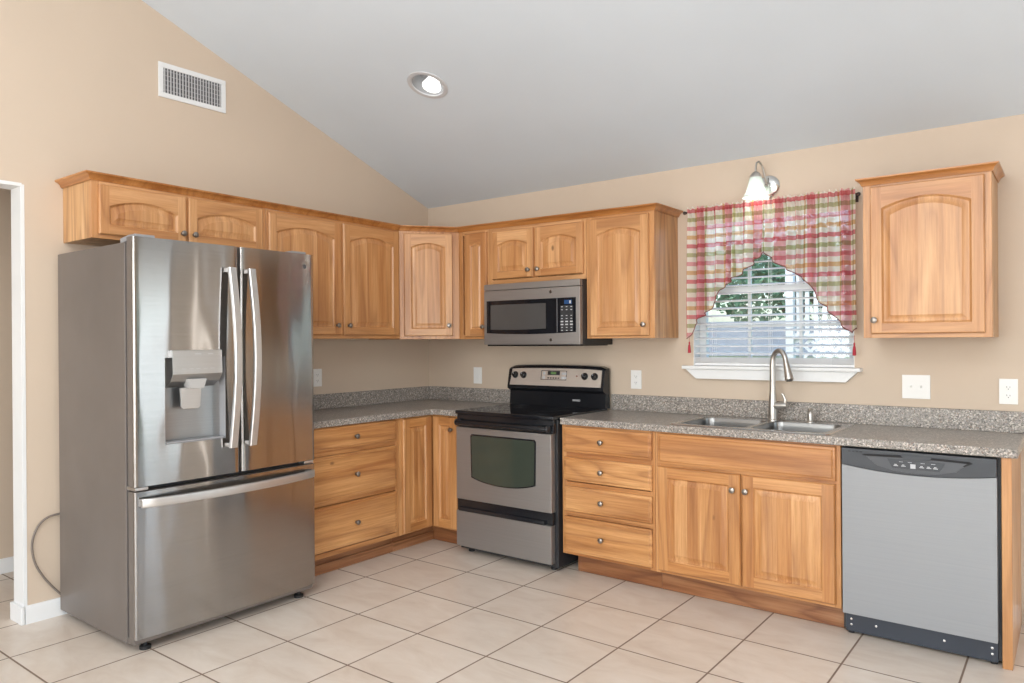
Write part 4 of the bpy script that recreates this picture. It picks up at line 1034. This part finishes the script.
# curtains: gathered plaid panels with a cut-away lower edge
def interp(tab, x):
    for (a, b2), (c_, d_) in zip(tab, tab[1:]):
        if x <= c_:
            u = (x - a) / (c_ - a) if c_ > a else 0; return b2 + (d_ - b2) * u
    return tab[-1][1]
def curtain(label, x0, x1, tab, full, seed, tassel_x, tassel_z, deep=0.0):
    rnd = random.Random(seed); nx, nz = 220, 44
    cx = (x0 + x1) / 2
    t = thing('curtain', label, 'curtain', (cx, -0.062, ZR), 0, 'gathered plaid valance curtains on the rod')
    ph = [rnd.uniform(0, 6.28) for _ in range(8)]
    nf = 8 * (x1 - x0) / 0.46
    verts, uvs = [], []
    zt = 0.028
    for i in range(nx + 1):
        u = i / nx; x = x0 + (x1 - x0) * u
        zb = interp(tab, x) - ZR
        for k in range(nz + 1):
            v = k / nz
            z = zt + (zb - zt) * v
            s = 2 * math.pi * nf * u
            g = min(1.0, max(0, (-z - 0.02) / 0.18))     # gathers near the rod turn to folds below
            fine = 0.009 * math.sin(s * 2.3 + ph[0] + 0.8 * math.sin(s * 0.7)) * (1 - 0.75 * g)
            fold = (0.006 + 0.017 * g) * math.sin(s + ph[1] + 1.1 * math.sin(s * 0.37 + ph[2]) + 0.5 * g * math.sin(4 * v + ph[3]))
            side = 0.006 * g * math.cos(s * 0.8 + ph[4]) * min(1, 8 * u, 8 * (1 - u))
            y = -0.014 + fine + fold - (0.010 if abs(z) < 0.012 else 0.006)
            y = min(y, -0.0085) if abs(z) < 0.02 else y
            rz = 0.006 * math.sin(s * 1.9 + ph[5]) * (1 if k == 0 else 0)
            verts.append((x - cx + side, y, z + rz)); uvs.append((full * (x1 - x0) * u + 0.02 * math.sin(s), z * 1.0))
    faces = []
    for i in range(nx):
        for k in range(nz):
            a = i * (nz + 1) + k; faces.append((a, a + nz + 1, a + nz + 2, a + 1))
    me = bpy.data.meshes.new('cloth'); me.from_pydata(verts, [], faces); me.materials.append(M_plaid)
    ul = me.uv_layers.new(name='UVMap')
    for lp_ in me.loops: ul.data[lp_.index].uv = uvs[lp_.vertex_index]
    for p in me.polygons: p.use_smooth = True
    o = bpy.data.objects.new('cloth', me); C.objects.link(o); o.parent = t
    mb = MB(); mb.tube([verts[i * (nz + 1) + nz] for i in range(0, nx + 1, 2)], 0.0028, 8); mb.build('piping', M_trimc, t)
    mb = MB(); tx, tz = tassel_x - cx, tassel_z - ZR
    mb.tube([(tx, -0.012, tz + 0.062), (tx, -0.012, tz + 0.02)], 0.0012, 6)
    mb.lathe([(0.0, 0.024), (0.004, 0.022), (0.0045, 0.012), (0.0035, 0.008), (0.0065, 0.0), (0.0085, -0.016), (0.0095, -0.044), (0.0, -0.046)], (tx, -0.012, tz), 'z', 14)
    mb.build('tassel', M_red, t)
    return t
curtain('left plaid valance curtain, its lower edge rising toward the middle of the window', 2.236, 2.704,
        [(2.236, 1.375), (2.256, 1.395), (2.275, 1.46), (2.32, 1.505), (2.385, 1.555), (2.44, 1.66), (2.52, 1.725), (2.60, 1.775), (2.650, 1.825), (2.700, 1.862)], 1.35, 3, 2.240, 1.335)
curtain('right plaid valance curtain, its lower edge falling toward the right cabinet', 2.698, 3.180,
        [(2.698, 1.862), (2.76, 1.800), (2.85, 1.742), (2.925, 1.690), (2.955, 1.645), (3.00, 1.565), (3.06, 1.500), (3.12, 1.430), (3.155, 1.400), (3.180, 1.425)], 1.35, 11, 3.166, 1.325)

# ------------------------------------------------------------------ wall sconce
t = thing('wall_sconce', 'nickel wall sconce with a frosted bell shade above the window', 'lamp', (2.700, 0, 2.245))
mb = MB(); mb.lathe([(0.064, -0.0005), (0.064, -0.010), (0.056, -0.020), (0.040, -0.026), (0.0, -0.028)], (0, 0, 0), 'y', 32); mb.build('wall_plate', M_chrome, t)
pts = [(0, -0.024, 0.0), (0, -0.045, 0.012), (-0.004, -0.058, 0.05), (-0.010, -0.068, 0.09), (-0.016, -0.084, 0.118), (-0.022, -0.104, 0.128), (-0.028, -0.122, 0.118), (-0.030, -0.130, 0.09), (-0.030, -0.132, 0.062)]
mb = MB(); mb.tube(pts, 0.0055, 12); mb.build('arm', M_nick, t)
sc0 = (-0.030, -0.132, 0)
mb = MB(); mb.lathe([(0.0, 0.068), (0.012, 0.066), (0.024, 0.056), (0.032, 0.043), (0.033, 0.034), (0.0, 0.034)], sc0, 'z', 28); mb.build('socket_cap', M_nick, t)
mb = MB(); o_ = [(0.031, 0.038), (0.036, 0.02), (0.043, -0.01), (0.052, -0.04), (0.064, -0.066), (0.076, -0.080)]
mb.lathe(o_ + [(r_ - 0.003, z_) for r_, z_ in o_[::-1]], sc0, 'z', 32); mb.build('lamp_shade', M_shade, t)
mb = MB(); mb.lathe([(0.0, -0.045), (0.016, -0.040), (0.024, -0.022), (0.022, -0.002), (0.013, 0.016), (0.012, 0.033), (0, 0.033)], sc0, 'z', 20)
bl = mb.build('bulb', M_bulb, t)
l = bpy.data.lights.new('sconce_light', 'POINT'); l.energy = 0.55; l.color = (1, 0.96, 0.90); l.shadow_soft_size = 0.03
o = bpy.data.objects.new('sconce_light', l); C.objects.link(o); o.parent = t; o.location = (sc0[0], sc0[1], -0.062)

# ------------------------------------------------------------------ recessed ceiling light
tilt_x = -math.atan(SL)
t = thing('recessed_downlight', 'round recessed light glowing in the sloped ceiling', 'ceiling light', tuple(lc)); t.rotation_euler = (tilt_x, 0, 0)
mb = MB(); mb.lathe([(0.122, -0.0006), (0.120, -0.005), (0.108, -0.007), (LR, -0.004), (LR, 0.0), (LR, 0.004)], (0, 0, 0), 'z', 40); mb.f = [f for f in mb.f if len(f[0]) == 4]; mb.build('trim_ring', M_can, t)
mb = MB(); mb.lathe([(LR, 0.002), (LR - 0.004, 0.03), (LR - 0.012, 0.085), (0.0, 0.086)], (0, 0, 0), 'z', 40); mb.f = [f for f in mb.f if len(f[0]) == 4]; mb.build('baffle', M_baf, t)
mb = MB(); mb.lathe([(0.030, 0.080), (0.040, 0.056), (0.056, 0.022), (0.054, 0.014), (0.0, 0.008)], (-0.004, 0.034, -0.004), 'z', 32); mb.build('bulb', M_lampf, t)

# ------------------------------------------------------------------ air vent on the left wall
t = thing('air_vent', 'white rectangular air register high on the left wall', 'vent', (0, -1.966, 2.763), LW)
vw, vh = 0.206, 0.197
mb = MB()
for x0, x1, z0, z1 in ((-vw, vw, 0, 0.028), (-vw, vw, vh - 0.028, vh), (-vw, -vw + 0.028, 0.028, vh - 0.028), (vw - 0.028, vw, 0.028, vh - 0.028)):
    mb.box(x0, x1, -0.009, -0.001, z0, z1, 0, 0.0015, 1)
mb.build('frame', M_white, t)
mb = MB(); mb.box(-vw + 0.02, vw - 0.02, -0.0028, -0.001, 0.02, vh - 0.02); mb.build('backing', simple('vent_dark', (0.10, 0.10, 0.105), 0.7), t)
mb = MB()
for k in range(20):
    x = -vw + 0.036 + k * (2 * vw - 0.072) / 19
    a = R(28); mb.prism([(x - 0.0050, -0.0075), (x - 0.0030, -0.0085), (x + 0.0050, -0.0040), (x + 0.0030, -0.0030)], 'z', 0.028, vh - 0.028)
for k in range(5): z = 0.045 + k * 0.027; mb.box(-vw + 0.028, vw - 0.028, -0.0040, -0.0032, z, z + 0.002)
mb.build('louvres', simple('louvre_grey', (0.60, 0.60, 0.61), 0.4), t)

# ------------------------------------------------------------------ outlets and switches
def plate(name, label, cat, loc, rz, w2, h2, kind):
    t = thing(name, label, cat, loc, rz)
    mb = MB(); mb.box(-w2, w2, -0.006, -0.0005, -h2, h2, 0, 0.002); mb.build('cover_plate', M_plw, t)
    if kind == 'duplex':
        for z in (-0.02, 0.02):
            mb = MB(); mb.lathe([(0.0165, -0.0055), (0.0165, -0.008), (0.0155, -0.0085), (0.0, -0.0085)], (0, 0, z), 'y', 24, scale=(1.0, 0.88)); rcp = mb.build('receptacle', M_plw, t)
            mb = MB(); mb.box(-0.0072, -0.0052, -0.0088, -0.0084, z - 0.002, z + 0.006); mb.box(0.0052, 0.0072, -0.0088, -0.0084, z - 0.002, z + 0.005); mb.lathe([(0, -0.0088), (0.0022, -0.0088), (0.0022, -0.0084)], (0, 0, z - 0.008), 'y', 10); mb.build('slots', M_blkm, rcp)
    elif kind == 'rocker':
        mb = MB(); mb.box(-0.0165, 0.0165, -0.0085, -0.0055, -0.034, 0.034, 0, 0.0015); mb.build('rocker', M_plw, t)
    else:
        for x in (-0.023, 0.023):
            mb = MB(); mb.box(x - 0.0055, x + 0.0055, -0.0065, -0.0055, -0.012, 0.012); mb.prism([(-0.006, -0.004), (-0.015, 0.004), (-0.0145, 0.009), (-0.006, 0.005)], 'x', x - 0.0042, x + 0.0042, 0, 0.0008); mb.build('toggle', M_plw, t)
    return t
plate('wall_switch', 'white plate with a tall rocker on the back wall, left of the range', 'switch', (0.508, 0, 1.112), 0, 0.040, 0.062, 'rocker')
plate('power_outlet', 'white duplex outlet just right of the range', 'outlet', (1.843, 0, 1.116), 0, 0.038, 0.060, 'duplex')
plate('light_switch', 'white double toggle switch plate on the wall right of the window', 'switch', (3.443, 0, 1.120), 0, 0.064, 0.061, 'toggle')
plate('power_outlet', 'white duplex outlet below and right of the separate wall cabinet', 'outlet', (3.836, 0, 1.110), 0, 0.038, 0.061, 'duplex')
plate('power_outlet', 'white outlet on the left wall just right of the refrigerator', 'outlet', (0, -1.095, 1.130), LW, 0.038, 0.060, 'duplex')

# ------------------------------------------------------------------ outdoors, seen through the window
mb = MB(); mb.box(-25, 12, 0.14, 40, -0.3, -0.25)
o = mb.build('lawn', M_lawn); o['kind'] = 'structure'
def tree(label, loc, height, rad, mat, seed, nl):
    rnd = random.Random(seed)
    t = thing('garden_tree', label, 'tree', loc, 0, 'trees beyond the garden')
    mb = MB(); mb.tube([(0, 0, 0), (0.05, 0, height * 0.3), (0, 0.05, height * 0.6)], [0.16, 0.12, 0.06], 10)
    for k in range(5):
        a = k * 1.26; mb.tube([(0.03, 0, height * 0.35), (rad * .4 * math.cos(a), rad * .4 * math.sin(a), height * 0.62)], [0.07, 0.02], 8)
    mb.build('trunk', M_bark, t)
    mb = MB(); bl_ = [(rnd.uniform(-.5, .5) * rad, rnd.uniform(-.5, .5) * rad, height * rnd.uniform(.35, .85), rad * rnd.uniform(.35, .6)) for _ in range(9)]
    for _ in range(nl):
        cx, cy, cz_, r_ = rnd.choice(bl_); v = Vector((rnd.gauss(0, 1), rnd.gauss(0, 1), rnd.gauss(0, 1))).normalized() * r_ * rnd.uniform(.6, 1.05)
        p = Vector((cx, cy, cz_)) + v; s_ = rnd.uniform(.06, .13)
        a = Vector((rnd.gauss(0, 1), rnd.gauss(0, 1), rnd.gauss(0, 1))).normalized(); b2 = a.orthogonal().normalized()
        mb.quad([p - a * s_, p + b2 * s_ * .5, p + a * s_, p - b2 * s_ * .5])
    mb.build('foliage', mat, t, recalc=False)
tree('broad mid-green tree seen through the left part of the window', (-6.2, 15.5, -0.25), 4.6, 2.4, M_leaf, 1, 5200)
tree('blue-green tree seen through the middle of the window', (-1.6, 15.0, -0.25), 5.4, 2.2, M_leaf2, 2, 5200)
tree('tall leafy tree seen through the right part of the window behind the white fence', (3.2, 15.5, -0.25), 5.2, 2.3, M_leaf, 3, 5200)
# neighbour's low building
t = thing('garden_shed', 'low pale building with a grey roof across the garden', 'building', (-1.4, 10.0, -0.25))
mb = MB(); mb.box(-3.2, 2.2, 0, 2.2, 0, 1.30); mb.build('walls', M_siding, t)
mb = MB(); mb.prism([(-0.3, 1.30), (1.1, 2.0), (2.5, 1.30)], 'x', -3.4, 2.4); mb.build('roof', M_roof, t)
# white fence with pickets above lattice
t = thing('garden_fence', 'white picket fence with a lattice base outside the right side of the window', 'fence', (2.55, 2.6, -0.25))
mb = MB()
for z in (1.62, 2.05): mb.box(-0.55, 1.0, -0.02, 0.02, z, z + 0.05)
for x in (-0.55, 0.95): mb.box(x, x + 0.07, -0.035, 0.035, 0, 2.3, 0, 0.004)
mb.build('posts_and_rails', M_fence, t)
mb = MB(); x = -0.46
while x < 0.95: mb.box(x, x + 0.035, -0.010, 0.010, 1.66, 2.2); x += 0.075
mb.build('pickets', M_fence, t)
mb = MB()
W_, H_ = 1.43, 1.3
for k in range(-13, 15):
    for sgn in (1, -1):
        xa = k * 0.105; z_lo, z_hi = 0.32, 1.62
        pts4 = []
        def clipx(xc): return xc
        x_l, x_r = -0.48, 0.95
        # diagonal strip of width 0.03 clipped to the panel
        xs0 = x_l + xa if sgn > 0 else x_r - xa
        seg = [(xs0, z_lo), (xs0 + sgn * 1.3, z_hi)]
        t0, t1 = 0.0, 1.0
        for lim in (x_l, x_r):
            d0 = seg[1][0] - seg[0][0]; tt = (lim - seg[0][0]) / d0
            if (d0 > 0) == (lim == x_l): t0 = max(t0, tt)
            else: t1 = min(t1, tt)
        if t1 - t0 < 0.03: continue
        A_ = (seg[0][0] + (seg[1][0] - seg[0][0]) * t0, z_lo + (z_hi - z_lo) * t0); B_ = (seg[0][0] + (seg[1][0] - seg[0][0]) * t1, z_lo + (z_hi - z_lo) * t1)
        yy = 0.004 * sgn
        mb.prism([(A_[0] - 0.018, A_[1]), (A_[0] + 0.018, A_[1]), (B_[0] + 0.018, B_[1]), (B_[0] - 0.018, B_[1])], 'y', yy - 0.003, yy + 0.003)
mb.build('lattice', M_fence, t)
